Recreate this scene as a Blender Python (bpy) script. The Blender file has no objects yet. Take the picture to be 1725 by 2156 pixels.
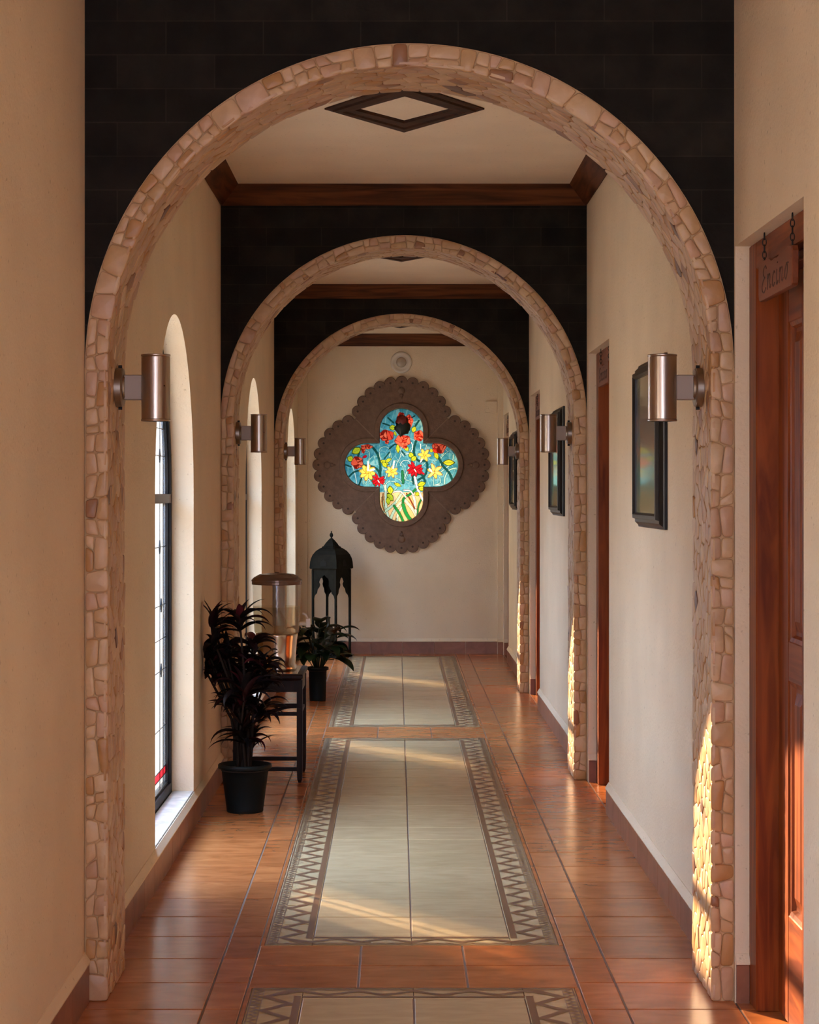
import bpy, math, random
import numpy as np
from mathutils import Vector, Matrix, noise as mnoise

C = bpy.context.scene.collection
sc = bpy.context.scene
PI = math.pi

# ---------------------------------------------------------------- camera
F = 4400.0            # focal length in pixels of the 1725 x 2156 frame
HX, HY = 835.0, 1040.0  # vanishing point in the photograph
CZ = 1.56             # eye height
cam = bpy.data.cameras.new('camera')
cam.sensor_fit = 'VERTICAL'
cam.sensor_height = 36.0
cam.sensor_width = 36.0 * 1725 / 2156
cam.lens = F / 2156 * 36.0
cam.shift_x = (862.5 - HX) / 2156
cam.shift_y = -(1078 - HY) / 2156
cam.clip_start = 0.05
cam_o = bpy.data.objects.new('camera', cam)
cam_o.location = (0, 0, CZ)
cam_o.rotation_euler = (PI / 2, 0, 0)
C.objects.link(cam_o)
sc.camera = cam_o

# ---------------------------------------------------------------- light
w = bpy.data.worlds.new('sky')
sc.world = w
w.use_nodes = True
nt = w.node_tree
bgn = nt.nodes['Background']
SKY = 18.5
tc = nt.nodes.new('ShaderNodeTexCoord')
sep = nt.nodes.new('ShaderNodeSeparateXYZ')
nt.links.new(tc.outputs['Generated'], sep.inputs[0])
cr = nt.nodes.new('ShaderNodeValToRGB')
cr.color_ramp.elements[0].position = 0.0
cr.color_ramp.elements[0].color = (0.12, 0.115, 0.105, 1)
cr.color_ramp.elements[1].position = 0.95
cr.color_ramp.elements[1].color = (0.12, 0.24, 0.42, 1)
e = cr.color_ramp.elements.new(0.22)
e.color = (0.20, 0.21, 0.225, 1)
e = cr.color_ramp.elements.new(0.48)
e.color = (0.70, 1.08, 1.76, 1)
e = cr.color_ramp.elements.new(0.70)
e.color = (0.46, 0.72, 1.15, 1)
# the sky is brighter on the sun's side
dp = nt.nodes.new('ShaderNodeVectorMath'); dp.operation = 'DOT_PRODUCT'
dp.inputs[1].default_value = (-0.60, 0.80, 0.0)
nt.links.new(tc.outputs['Generated'], dp.inputs[0])
mrn = nt.nodes.new('ShaderNodeMapRange')
mrn.inputs['From Min'].default_value = -0.5; mrn.inputs['From Max'].default_value = 1.0
mrn.inputs['To Min'].default_value = 0.22; mrn.inputs['To Max'].default_value = 1.25
nt.links.new(dp.outputs['Value'], mrn.inputs['Value'])
sv = nt.nodes.new('ShaderNodeVectorMath'); sv.operation = 'SCALE'
nt.links.new(cr.outputs[0], sv.inputs[0]); nt.links.new(mrn.outputs['Result'], sv.inputs['Scale'])
nt.links.new(sv.outputs[0], bgn.inputs['Color'])
bgn.inputs['Strength'].default_value = SKY

sun = bpy.data.lights.new('sun', 'SUN')
sun.energy = 27.0
sun.color = (1.0, 0.72, 0.46)
sun.angle = math.radians(0.6)
sun_o = bpy.data.objects.new('sun', sun)
SUN_DIR = Vector((1.0, -1.34, -0.62)).normalized()
sun_o.rotation_euler = SUN_DIR.to_track_quat('-Z', 'Y').to_euler()
sun_o.location = (-8, 18, 6)
C.objects.link(sun_o)

# added warm fill behind the camera, standing in for an open corridor end
al = bpy.data.lights.new('warm_fill_light', 'AREA')
al.shape = 'RECTANGLE'
al.size = 1.9
al.size_y = 2.6
al.energy = 62.0
al.color = (1.0, 0.56, 0.26)
al_o = bpy.data.objects.new('warm_fill_light', al)
al_o.location = (0.04, -2.9, 1.6)
al_o.rotation_euler = (PI / 2, 0, 0)
C.objects.link(al_o)

sc.view_settings.view_transform = 'Standard'
sc.view_settings.look = 'None'
sc.view_settings.gamma = 1.0
sc.view_settings.use_curve_mapping = False
sc.view_settings.exposure = 0.12
sc.cycles.max_bounces = 12
sc.cycles.diffuse_bounces = 7
sc.cycles.transmission_bounces = 8
sc.cycles.transparent_max_bounces = 16
sc.cycles.sample_clamp_indirect = 6.0
sc.cycles.use_denoising = True
sc.cycles.denoising_prefilter = 'ACCURATE'

# ---------------------------------------------------------------- helpers
def P(x, y, d):
    """world point seen at photo pixel x, y at depth d"""
    return Vector(((x - HX) * d / F, d, CZ - (y - HY) * d / F))


class MB:
    def __init__(self):
        self.v, self.f, self.m, self.s = [], [], [], []

    def add(self, verts, faces, mat=0, smooth=False):
        n = len(self.v)
        self.v += [tuple(p) for p in verts]
        for f in faces:
            self.f.append([i + n for i in f])
            self.m.append(mat)
            self.s.append(smooth)

    def box(self, x0, x1, y0, y1, z0, z1, mat=0):
        v = [(x0, y0, z0), (x1, y0, z0), (x1, y1, z0), (x0, y1, z0),
             (x0, y0, z1), (x1, y0, z1), (x1, y1, z1), (x0, y1, z1)]
        self.add(v, [(0, 3, 2, 1), (4, 5, 6, 7), (0, 1, 5, 4), (1, 2, 6, 5), (2, 3, 7, 6), (3, 0, 4, 7)], mat)

    def bbox(self, x0, x1, y0, y1, z0, z1, b=0.004, mat=0):
        """box with chamfered edges"""
        def ring(ix, z):
            return [(x0 + ix + b * 0, y0 + ix, z), (x1 - ix, y0 + ix, z), (x1 - ix, y1 - ix, z), (x0 + ix, y1 - ix, z)]
        xs, ys = (x0, x1), (y0, y1)
        def oct_(i, z):
            a, c_, d, e_ = x0 + i, x1 - i, y0 + i, y1 - i
            return [(a + b, d, z), (c_ - b, d, z), (c_, d + b, z), (c_, e_ - b, z), (c_ - b, e_, z), (a + b, e_, z), (a, e_ - b, z), (a, d + b, z)]
        rings = [oct_(b, z0), oct_(0, z0 + b), oct_(0, z1 - b), oct_(b, z1)]
        self.loft(rings, mat, cap=True)

    def loft(self, rings, mat=0, cap=True, smooth=False, closed=True):
        n = len(rings[0])
        v = [p for r in rings for p in r]
        f = []
        for k in range(len(rings) - 1):
            for i in range(n if closed else n - 1):
                j = (i + 1) % n
                f.append((k * n + i, k * n + j, (k + 1) * n + j, (k + 1) * n + i))
        self.add(v, f, mat, smooth)
        if cap:
            self.add(rings[0], [tuple(reversed(range(n)))], mat)
            self.add(rings[-1], [tuple(range(n))], mat)

    def prism(self, poly, a0, a1, fn, mat=0):
        """poly: list of (u, v); fn(u, v, a) -> point"""
        r0 = [fn(u, v, a0) for u, v in poly]
        r1 = [fn(u, v, a1) for u, v in poly]
        self.loft([r0, r1], mat)

    def lathe(self, prof, seg=32, c=(0, 0, 0), mat=0, smooth=True, cap=True):
        rings = []
        for r, z in prof:
            rings.append([(c[0] + r * math.cos(2 * PI * i / seg), c[1] + r * math.sin(2 * PI * i / seg), c[2] + z) for i in range(seg)])
        self.loft(rings, mat, cap=cap, smooth=smooth)

    def cyl(self, p0, p1, r, seg=20, mat=0, r1=None, smooth=True):
        p0, p1 = Vector(p0), Vector(p1)
        d = (p1 - p0).normalized()
        a = d.orthogonal().normalized()
        b = d.cross(a)
        r1 = r if r1 is None else r1
        rr = []
        for p, q in ((p0, r), (p1, r1)):
            rr.append([p + a * q * math.cos(2 * PI * i / seg) + b * q * math.sin(2 * PI * i / seg) for i in range(seg)])
        self.loft(rr, mat, smooth=smooth)

    def tube(self, pts, r, seg=8, mat=0, cap=True, closed=False):
        pts = [Vector(p) for p in pts]
        n = len(pts)
        rings = []
        prev = None
        for i, p in enumerate(pts):
            if closed:
                t = (pts[(i + 1) % n] - pts[i - 1]).normalized()
            else:
                t = (pts[min(i + 1, n - 1)] - pts[max(i - 1, 0)]).normalized()
            if prev is None:
                a = t.orthogonal().normalized()
            else:
                a = (prev - t * prev.dot(t)).normalized()
            prev = a
            b = t.cross(a)
            ri = r[i] if isinstance(r, (list, tuple)) else r
            rings.append([p + a * ri * math.cos(2 * PI * k / seg) + b * ri * math.sin(2 * PI * k / seg) for k in range(seg)])
        if closed:
            rings.append(rings[0])
        self.loft(rings, mat, cap=cap and not closed, smooth=True)

    def build(self, name, mats, parent=None, loc=None):
        me = bpy.data.meshes.new(name)
        me.from_pydata(self.v, [], self.f)
        if not isinstance(mats, (list, tuple)):
            mats = [mats]
        for m in mats:
            me.materials.append(m)
        me.polygons.foreach_set('material_index', self.m)
        me.polygons.foreach_set('use_smooth', self.s)
        me.update()
        import bmesh
        bm = bmesh.new()
        bm.from_mesh(me)
        bmesh.ops.recalc_face_normals(bm, faces=bm.faces)
        bm.to_mesh(me)
        bm.free()
        o = bpy.data.objects.new(name, me)
        C.objects.link(o)
        if parent is not None:
            o.parent = parent
        if loc is not None:
            o.location = loc
        return o


def tag(o, label=None, cat=None, group=None, kind=None):
    if label: o['label'] = label
    if cat: o['category'] = cat
    if group: o['group'] = group
    if kind: o['kind'] = kind
    return o


def empty(name, loc=(0, 0, 0), rz=0.0):
    o = bpy.data.objects.new(name, None)
    o.empty_display_size = 0.1
    o.location = loc
    o.rotation_euler = (0, 0, rz)
    C.objects.link(o)
    return o


def copy_tree(o, parent=None):
    kids = [c for c in C.objects if c.parent == o]
    c = o.copy()
    C.objects.link(c)
    c.parent = parent
    for k in kids:
        copy_tree(k, c)
    return c


# ---------------------------------------------------------------- materials
def newmat(name):
    m = bpy.data.materials.new(name)
    m.use_nodes = True
    return m, m.node_tree, m.node_tree.nodes['Principled BSDF']


def simple(name, col, rough=0.6, metal=0.0, bump=0.0, bscale=60.0, var=0.0, vscale=8.0, stretch=(1, 1, 1), spec=0.5, coat=0.0):
    m, nt, b = newmat(name)
    N, L = nt.nodes, nt.links
    b.inputs['Base Color'].default_value = (*col, 1)
    b.inputs['Roughness'].default_value = rough
    b.inputs['Metallic'].default_value = metal
    b.inputs['Specular IOR Level'].default_value = spec
    if coat:
        b.inputs['Coat Weight'].default_value = coat
        b.inputs['Coat Roughness'].default_value = 0.15
    tcn = N.new('ShaderNodeTexCoord')
    mp = N.new('ShaderNodeMapping')
    mp.inputs['Scale'].default_value = stretch
    L.new(tcn.outputs['Object'], mp.inputs[0])
    if var:
        n = N.new('ShaderNodeTexNoise')
        n.inputs['Scale'].default_value = vscale
        n.inputs['Detail'].default_value = 5
        L.new(mp.outputs[0], n.inputs['Vector'])
        r = N.new('ShaderNodeValToRGB')
        r.color_ramp.elements[0].position = 0.3
        r.color_ramp.elements[1].position = 0.7
        r.color_ramp.elements[0].color = (*[c * (1 - var) for c in col], 1)
        r.color_ramp.elements[1].color = (*[min(1, c * (1 + var)) for c in col], 1)
        L.new(n.outputs['Fac'], r.inputs[0])
        L.new(r.outputs[0], b.inputs['Base Color'])
    if bump:
        n2 = N.new('ShaderNodeTexNoise')
        n2.inputs['Scale'].default_value = bscale
        n2.inputs['Detail'].default_value = 4
        L.new(mp.outputs[0], n2.inputs['Vector'])
        bp = N.new('ShaderNodeBump')
        bp.inputs['Strength'].default_value = bump
        bp.inputs['Distance'].default_value = 0.004
        L.new(n2.outputs['Fac'], bp.inputs['Height'])
        L.new(bp.outputs[0], b.inputs['Normal'])
    return m


def plaster(name, col, var=0.05, bump=0.55):
    m, nt, b = newmat(name)
    N, L = nt.nodes, nt.links
    b.inputs['Roughness'].default_value = 0.88
    b.inputs['Specular IOR Level'].default_value = 0.2
    tcn = N.new('ShaderNodeTexCoord')
    n = N.new('ShaderNodeTexNoise'); n.inputs['Scale'].default_value = 2.2; n.inputs['Detail'].default_value = 6
    L.new(tcn.outputs['Object'], n.inputs['Vector'])
    r = N.new('ShaderNodeValToRGB')
    r.color_ramp.elements[0].position = 0.3; r.color_ramp.elements[1].position = 0.7
    r.color_ramp.elements[0].color = (*[c * (1 - var) for c in col], 1)
    r.color_ramp.elements[1].color = (*[min(1, c * (1 + var)) for c in col], 1)
    L.new(n.outputs['Fac'], r.inputs[0])
    # small pits and specks in the stucco
    sp = N.new('ShaderNodeTexNoise'); sp.inputs['Scale'].default_value = 55; sp.inputs['Detail'].default_value = 3
    L.new(tcn.outputs['Object'], sp.inputs['Vector'])
    sr = N.new('ShaderNodeValToRGB')
    sr.color_ramp.elements[0].position = 0.27; sr.color_ramp.elements[1].position = 0.33
    sr.color_ramp.elements[0].color = (0.6, 0.55, 0.48, 1); sr.color_ramp.elements[1].color = (1, 1, 1, 1)
    L.new(sp.outputs['Fac'], sr.inputs[0])
    mx = N.new('ShaderNodeMix'); mx.data_type = 'RGBA'; mx.blend_type = 'MULTIPLY'
    mx.inputs[0].default_value = 0.6
    L.new(r.outputs[0], mx.inputs[6]); L.new(sr.outputs[0], mx.inputs[7])
    L.new(mx.outputs[2], b.inputs['Base Color'])
    n2 = N.new('ShaderNodeTexNoise'); n2.inputs['Scale'].default_value = 85; n2.inputs['Detail'].default_value = 5
    L.new(tcn.outputs['Object'], n2.inputs['Vector'])
    n3 = N.new('ShaderNodeTexNoise'); n3.inputs['Scale'].default_value = 7
    L.new(tcn.outputs['Object'], n3.inputs['Vector'])
    ad = N.new('ShaderNodeMath'); ad.operation = 'MULTIPLY_ADD'; ad.inputs[1].default_value = 1.2
    L.new(n3.outputs['Fac'], ad.inputs[0]); L.new(n2.outputs['Fac'], ad.inputs[2])
    bp = N.new('ShaderNodeBump'); bp.inputs['Strength'].default_value = bump; bp.inputs['Distance'].default_value = 0.004
    L.new(ad.outputs[0], bp.inputs['Height']); L.new(bp.outputs[0], b.inputs['Normal'])
    return m


def wood(name, dark, light, axis='Z', scale=9.0, rough=0.4, coat=0.25):
    m, nt, b = newmat(name)
    N, L = nt.nodes, nt.links
    tcn = N.new('ShaderNodeTexCoord'); mp = N.new('ShaderNodeMapping')
    s = {'X': (0.07, 1, 1), 'Y': (1, 0.07, 1), 'Z': (1, 1, 0.07)}[axis]
    mp.inputs['Scale'].default_value = s
    L.new(tcn.outputs['Object'], mp.inputs[0])
    n = N.new('ShaderNodeTexNoise'); n.inputs['Scale'].default_value = scale * 3; n.inputs['Detail'].default_value = 6
    n.inputs['Distortion'].default_value = 1.2
    L.new(mp.outputs[0], n.inputs['Vector'])
    r = N.new('ShaderNodeValToRGB')
    r.color_ramp.elements[0].position = 0.36; r.color_ramp.elements[1].position = 0.64
    r.color_ramp.elements[0].color = (*dark, 1); r.color_ramp.elements[1].color = (*light, 1)
    L.new(n.outputs['Fac'], r.inputs[0]); L.new(r.outputs[0], b.inputs['Base Color'])
    b.inputs['Roughness'].default_value = rough
    b.inputs['Coat Weight'].default_value = coat
    b.inputs['Coat Roughness'].default_value = 0.3
    b.inputs['Specular IOR Level'].default_value = 0.2
    bp = N.new('ShaderNodeBump'); bp.inputs['Strength'].default_value = 0.2; bp.inputs['Distance'].default_value = 0.002
    L.new(n.outputs['Fac'], bp.inputs['Height']); L.new(bp.outputs[0], b.inputs['Normal'])
    return m


def island(name, stops, rough=0.5, bump=0.3, bscale=40, veins=0.25, stretch=(1, 1, 1), spec=0.5, interp='CONSTANT', vscale=14, sss=0):
    """every loose piece picks its own colour"""
    m, nt, b = newmat(name)
    N, L = nt.nodes, nt.links
    g = N.new('ShaderNodeNewGeometry')
    r = N.new('ShaderNodeValToRGB'); r.color_ramp.interpolation = interp
    els = r.color_ramp.elements
    while len(els) > 1: els.remove(els[-1])
    els[0].position = stops[0][0]; els[0].color = (*stops[0][1], 1)
    for p_, c_ in stops[1:]:
        e_ = els.new(p_); e_.color = (*c_, 1)
    L.new(g.outputs['Random Per Island'], r.inputs[0])
    tcn = N.new('ShaderNodeTexCoord'); mp = N.new('ShaderNodeMapping'); mp.inputs['Scale'].default_value = stretch
    L.new(tcn.outputs['Object'], mp.inputs[0])
    n = N.new('ShaderNodeTexNoise'); n.inputs['Scale'].default_value = vscale; n.inputs['Detail'].default_value = 4; n.inputs['Distortion'].default_value = 0.8
    L.new(mp.outputs[0], n.inputs['Vector'])
    vr = N.new('ShaderNodeValToRGB')
    vr.color_ramp.elements[0].position = 0.3; vr.color_ramp.elements[1].position = 0.72
    vr.color_ramp.elements[0].color = (1 - veins, 1 - veins * 1.15, 1 - veins * 1.3, 1)
    vr.color_ramp.elements[1].color = (1, 1, 1, 1)
    L.new(n.outputs['Fac'], vr.inputs[0])
    mx = N.new('ShaderNodeMix'); mx.data_type = 'RGBA'; mx.blend_type = 'MULTIPLY'; mx.inputs[0].default_value = 1
    L.new(r.outputs[0], mx.inputs[6]); L.new(vr.outputs[0], mx.inputs[7]); L.new(mx.outputs[2], b.inputs['Base Color'])
    b.inputs['Roughness'].default_value = rough
    b.inputs['Specular IOR Level'].default_value = spec
    if sss:
        b.inputs['Subsurface Weight'].default_value = sss
        b.inputs['Subsurface Radius'].default_value = (0.03, 0.015, 0.008)
        b.inputs['Subsurface Scale'].default_value = 1.0
    bp = N.new('ShaderNodeBump'); bp.inputs['Strength'].default_value = bump; bp.inputs['Distance'].default_value = 0.003
    n2 = N.new('ShaderNodeTexNoise'); n2.inputs['Scale'].default_value = bscale; n2.inputs['Detail'].default_value = 2
    L.new(mp.outputs[0], n2.inputs['Vector'])
    L.new(n2.outputs['Fac'], bp.inputs['Height']); L.new(bp.outputs[0], b.inputs['Normal'])
    return m


def glass_sheet(name, col, trans=0.6, tcol=None, rough=0.1, gloss=0.06):
    m = bpy.data.materials.new(name); m.use_nodes = True
    nt = m.node_tree; N, L = nt.nodes, nt.links
    N.remove(N['Principled BSDF'])
    out = N['Material Output']
    a = N.new('ShaderNodeBsdfTranslucent'); a.inputs[0].default_value = (*col, 1)
    t = N.new('ShaderNodeBsdfTransparent'); t.inputs[0].default_value = (*(tcol or col), 1)
    g = N.new('ShaderNodeBsdfGlossy'); g.inputs['Roughness'].default_value = rough
    mx = N.new('ShaderNodeMixShader'); mx.inputs[0].default_value = trans
    L.new(a.outputs[0], mx.inputs[1]); L.new(t.outputs[0], mx.inputs[2])
    m2 = N.new('ShaderNodeMixShader'); m2.inputs[0].default_value = gloss
    L.new(mx.outputs[0], m2.inputs[1]); L.new(g.outputs[0], m2.inputs[2])
    L.new(m2.outputs[0], out.inputs[0])
    return m


M = {}
M['plaster'] = plaster('stucco', (0.75, 0.62, 0.445))
M['ceiling'] = plaster('ceiling_stucco', (0.76, 0.61, 0.44), bump=0.3)
M['sill'] = simple('sill_stone', (0.62, 0.56, 0.48), 0.35, var=0.25, vscale=14, bump=0.2)
M['dark_metal'] = simple('black_metal', (0.012, 0.011, 0.012), 0.35, 0.6)
M['window_black'] = simple('window_black', (0.012, 0.010, 0.010), 0.5, spec=0.15)
M['transom'] = simple('transom_brown', (0.10, 0.065, 0.05), 0.4)
M['stone'] = island('beige_stone', [
    (0.0, (0.58, 0.37, 0.195)), (0.16, (0.62, 0.41, 0.23)), (0.34, (0.54, 0.32, 0.18)), (0.48, (0.65, 0.45, 0.255)),
    (0.62, (0.56, 0.35, 0.165)), (0.76, (0.49, 0.26, 0.095)), (0.84, (0.60, 0.385, 0.24)), (0.93, (0.32, 0.15, 0.065)),
    (0.965, (0.15, 0.062, 0.033)), (0.975, (0.62, 0.41, 0.225))], rough=0.42, bump=0.35, veins=0.22)
M['mortar'] = simple('mortar', (0.56, 0.38, 0.21), 0.9, bump=0.6, bscale=90, var=0.1)
M['red_tile'] = island('terracotta_tile', [
    (0.0, (0.50, 0.165, 0.050)), (0.3, (0.56, 0.190, 0.056)), (0.6, (0.46, 0.150, 0.046)), (0.8, (0.60, 0.210, 0.064))],
    rough=0.23, bump=0.03, bscale=22, veins=0.36, stretch=(1, 2.2, 1), interp='LINEAR', vscale=6)
M['base_tile'] = island('baseboard_tile', [
    (0.0, (0.27, 0.10, 0.055)), (0.5, (0.33, 0.13, 0.072)), (1.0, (0.24, 0.085, 0.048))],
    rough=0.35, bump=0.1, bscale=22, veins=0.35, interp='LINEAR', vscale=9)
M['cream_tile'] = island('cream_tile', [
    (0.0, (0.60, 0.470, 0.265)), (0.5, (0.64, 0.505, 0.295)), (1.0, (0.56, 0.435, 0.245))],
    rough=0.26, bump=0.03, bscale=22, veins=0.16, stretch=(1, 3.0, 1), interp='LINEAR', vscale=7)
M['brown_inlay'] = simple('brown_inlay', (0.20, 0.105, 0.055), 0.32)
M['grout'] = simple('grout', (0.20, 0.13, 0.085), 0.85, bump=0.2)
M['crown_x'] = wood('crown_wood_x', (0.045, 0.013, 0.004), (0.15, 0.046, 0.014), 'X', 7, 0.6, 0.0)
M['crown_y'] = wood('crown_wood_y', (0.045, 0.013, 0.004), (0.15, 0.046, 0.014), 'Y', 7, 0.6, 0.0)
M['diamond'] = wood('ceiling_diamond_wood', (0.022, 0.007, 0.003), (0.060, 0.019, 0.007), 'X', 7, 0.6, 0.0)
M['door'] = wood('door_wood', (0.13, 0.022, 0.003), (0.29, 0.068, 0.011), 'Z', 8, 0.42, 0.08)
M['door_y'] = wood('door_wood_rail', (0.13, 0.022, 0.003), (0.29, 0.068, 0.011), 'Y', 8, 0.42, 0.08)
M['sign'] = wood('sign_wood', (0.17, 0.05, 0.022), (0.24, 0.075, 0.034), 'Y', 6, 0.45, 0.05)
M['engraved'] = simple('engraved_wood', (0.05, 0.015, 0.006), 0.6)
M['brushed'] = simple('brushed_metal', (0.50, 0.43, 0.36), 0.32, 1.0, bump=0.08, bscale=200, stretch=(1, 1, 0.03))
M['brushed_dark'] = simple('brushed_metal_plate', (0.30, 0.25, 0.20), 0.35, 1.0)
M['arm'] = simple('grey_arm', (0.30, 0.24, 0.20), 0.5, 0.2)
M['lens'] = simple('frosted_lens', (0.8, 0.78, 0.7), 0.3)
M['frame'] = simple('picture_frame_black', (0.010, 0.007, 0.006), 0.35, spec=0.3)
M['carved'] = simple('carved_stone', (0.165, 0.098, 0.066), 0.85, bump=0.7, bscale=70, var=0.18, vscale=22)
M['hole_shade'] = simple('carved_hole_shade', (0.05, 0.03, 0.022), 0.9)
M['white_plastic'] = simple('offwhite_plastic', (0.66, 0.60, 0.50), 0.35)
M['pot'] = simple('black_pot', (0.006, 0.009, 0.009), 0.5, spec=0.15)
M['soil'] = simple('soil', (0.02, 0.012, 0.008), 0.95, bump=0.8)
M['cane'] = simple('plant_cane', (0.018, 0.011, 0.008), 0.9, spec=0.1, bump=0.5)
M['leaf_red'] = island('dark_red_leaf', [
    (0.0, (0.004, 0.003, 0.003)), (0.55, (0.007, 0.003, 0.0035)), (0.85, (0.016, 0.0035, 0.004)), (0.96, (0.07, 0.008, 0.012))],
    rough=0.45, bump=0.05, veins=0.1, interp='LINEAR', spec=0.22)
M['leaf_green'] = island('green_leaf', [
    (0.0, (0.005, 0.012, 0.004)), (0.6, (0.009, 0.022, 0.006)), (1.0, (0.02, 0.04, 0.012))], spec=0.25, rough=0.4, bump=0.05, veins=0.1, interp='LINEAR')
M['table'] = wood('dark_table_wood', (0.006, 0.002, 0.0015), (0.020, 0.006, 0.004), 'Z', 7, 0.5, 0.0)
M['lantern'] = simple('lantern_metal', (0.010, 0.0095, 0.007), 0.7, 0.0, spec=0.1, var=0.4, vscale=18)
M['lantern_shade'] = simple('lantern_hole_shade', (0.002, 0.002, 0.002), 0.9)
M['bottle'] = simple('bottle_glaze', (0.028, 0.02, 0.01), 0.4, spec=0.25)
M['lid'] = simple('dispenser_lid', (0.16, 0.095, 0.065), 0.25, 0.3)
M['steel'] = simple('dispenser_steel', (0.55, 0.45, 0.36), 0.18, 1.0)
M['tap'] = simple('tap_plastic', (0.72, 0.64, 0.54), 0.3)
M['sun_screen'] = simple('sun_screen_paint', (0.62, 0.46, 0.30), 0.9)
M['ground'] = simple('pale_paving', (0.52, 0.42, 0.30), 0.9)
M['ornament_red'] = simple('ornament_red', (0.16, 0.008, 0.006), 0.5)
M['ornament_green'] = simple('ornament_green', (0.008, 0.014, 0.007), 0.5)

# dark block masonry above the arches
m, nt, b = newmat('dark_block')
N, L = nt.nodes, nt.links
tcn = N.new('ShaderNodeTexCoord'); sp = N.new('ShaderNodeSeparateXYZ'); cb = N.new('ShaderNodeCombineXYZ')
L.new(tcn.outputs['Object'], sp.inputs[0]); L.new(sp.outputs['X'], cb.inputs['X']); L.new(sp.outputs['Z'], cb.inputs['Y'])
br = N.new('ShaderNodeTexBrick')
br.inputs['Scale'].default_value = 1.0
br.inputs['Brick Width'].default_value = 0.30; br.inputs['Row Height'].default_value = 0.104
br.inputs['Mortar Size'].default_value = 0.0022; br.inputs['Mortar Smooth'].default_value = 0.3
br.inputs['Color1'].default_value = (0.0085, 0.0075, 0.0060, 1); br.inputs['Color2'].default_value = (0.017, 0.0145, 0.0115, 1)
br.inputs['Mortar'].default_value = (0.026, 0.022, 0.017, 1)
L.new(cb.outputs[0], br.inputs['Vector'])
n = N.new('ShaderNodeTexNoise'); n.inputs['Scale'].default_value = 9; n.inputs['Detail'].default_value = 8
L.new(tcn.outputs['Object'], n.inputs['Vector'])
mr = N.new('ShaderNodeValToRGB'); mr.color_ramp.elements[0].position = 0.35; mr.color_ramp.elements[1].position = 0.7
mr.color_ramp.elements[0].color = (0.65, 0.65, 0.65, 1); mr.color_ramp.elements[1].color = (1.35, 1.3, 1.25, 1)
L.new(n.outputs['Fac'], mr.inputs[0])
mx = N.new('ShaderNodeMix'); mx.data_type = 'RGBA'; mx.blend_type = 'MULTIPLY'; mx.inputs[0].default_value = 1
L.new(br.outputs['Color'], mx.inputs[6]); L.new(mr.outputs[0], mx.inputs[7]); L.new(mx.outputs[2], b.inputs['Base Color'])
b.inputs['Roughness'].default_value = 0.8; b.inputs['Specular IOR Level'].default_value = 0.15
bp = N.new('ShaderNodeBump'); bp.inputs['Strength'].default_value = 0.5; bp.inputs['Distance'].default_value = 0.004
n2 = N.new('ShaderNodeTexNoise'); n2.inputs['Scale'].default_value = 60
L.new(tcn.outputs['Object'], n2.inputs['Vector']); L.new(n2.outputs['Fac'], bp.inputs['Height']); L.new(bp.outputs[0], b.inputs['Normal'])
M['block'] = m

M['pane'] = glass_sheet('leaded_clear_glass', (0.90, 0.92, 0.92), 0.90, (0.93, 0.93, 0.90), gloss=0.05)
M['pane_red'] = glass_sheet('leaded_red_glass', (0.75, 0.03, 0.04), 0.5)
M['pane_blue'] = glass_sheet('leaded_blue_glass', (0.02, 0.22, 0.36), 0.5)
M['clear'] = glass_sheet('clear_plastic', (0.80, 0.76, 0.70), 0.86, (0.90, 0.88, 0.84), 0.05, 0.10)
M['water'] = glass_sheet('water_plastic', (0.70, 0.64, 0.50), 0.78, (0.93, 0.90, 0.78), 0.05, 0.06)

# ---------------------------------------------------------------- dimensions
XL, XR, XC = -0.96, 1.04, 0.04
ARCH = [(6.43, 2.948), (11.41, 2.974), (16.39, 2.975)]   # front face, height of the outer crown
AD = 0.42
YEND = 20.40
YBACK = -3.0
WINY = [4.12, 9.10, 14.08, 19.06]
CEIL = [(YBACK, 6.43, 3.30, 3.40), (6.85, 11.41, 3.137, 3.239), (11.83, 16.39, 3.094, 3.196), (16.81, YEND, 3.005, 3.118)]
DOORS = [(5.335, 6.415), (10.22, 11.32), (15.16, 16.28), (19.36, 20.25)]
DH = 2.32
W_R, W_Z0, W_ZS = 0.79, 0.15, 1.55

YZ = lambda y, z, x: (x, y, z)
XZ = lambda x, z, y: (x, y, z)

# ---------------------------------------------------------------- shell
# left wall with four round-headed window openings
mb = MB()
XO = XL - 0.30
def arc(cx, cz, r, a0, a1, n):
    return [(cx + r * math.cos(a0 + (a1 - a0) * i / n), cz + r * math.sin(a0 + (a1 - a0) * i / n)) for i in range(n + 1)]
segs = []
prev = YBACK
for yc in WINY:
    a, b_ = yc - 0.95, min(yc + 0.95, YEND + 0.3)
    mb.box(XO, XL, prev, a, -0.05, 3.45)
    left = [(a, -0.05), (yc, -0.05), (yc, W_Z0), (yc - W_R, W_Z0)] + arc(yc, W_ZS, W_R, PI, PI / 2, 24) + [(yc, 3.45), (a, 3.45)]
    mb.prism(left, XO, XL, YZ)
    right = [(b_, -0.05), (yc, -0.05), (yc, W_Z0), (yc + W_R, W_Z0)] + arc(yc, W_ZS, W_R, 0, PI / 2, 24) + [(yc, 3.45), (b_, 3.45)]
    mb.prism(right, XO, XL, YZ)
    prev = b_
mb.box(XO, XL, prev, YEND + 0.3, -0.05, 3.45)
tag(mb.build('wall_left', M['plaster']), kind='structure')

# right wall with door openings
mb = MB()
XO2 = XR + 0.30
prev = YBACK
for y0, y1 in DOORS:
    mb.box(XR, XO2, prev, y0, -0.05, 3.45)
    mb.box(XR, XO2, y0, y1, DH, 3.45)
    prev = y1
mb.box(XR, XO2, prev, YEND + 0.3, -0.05, 3.45)
tag(mb.build('wall_right', M['plaster']), kind='structure')

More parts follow.
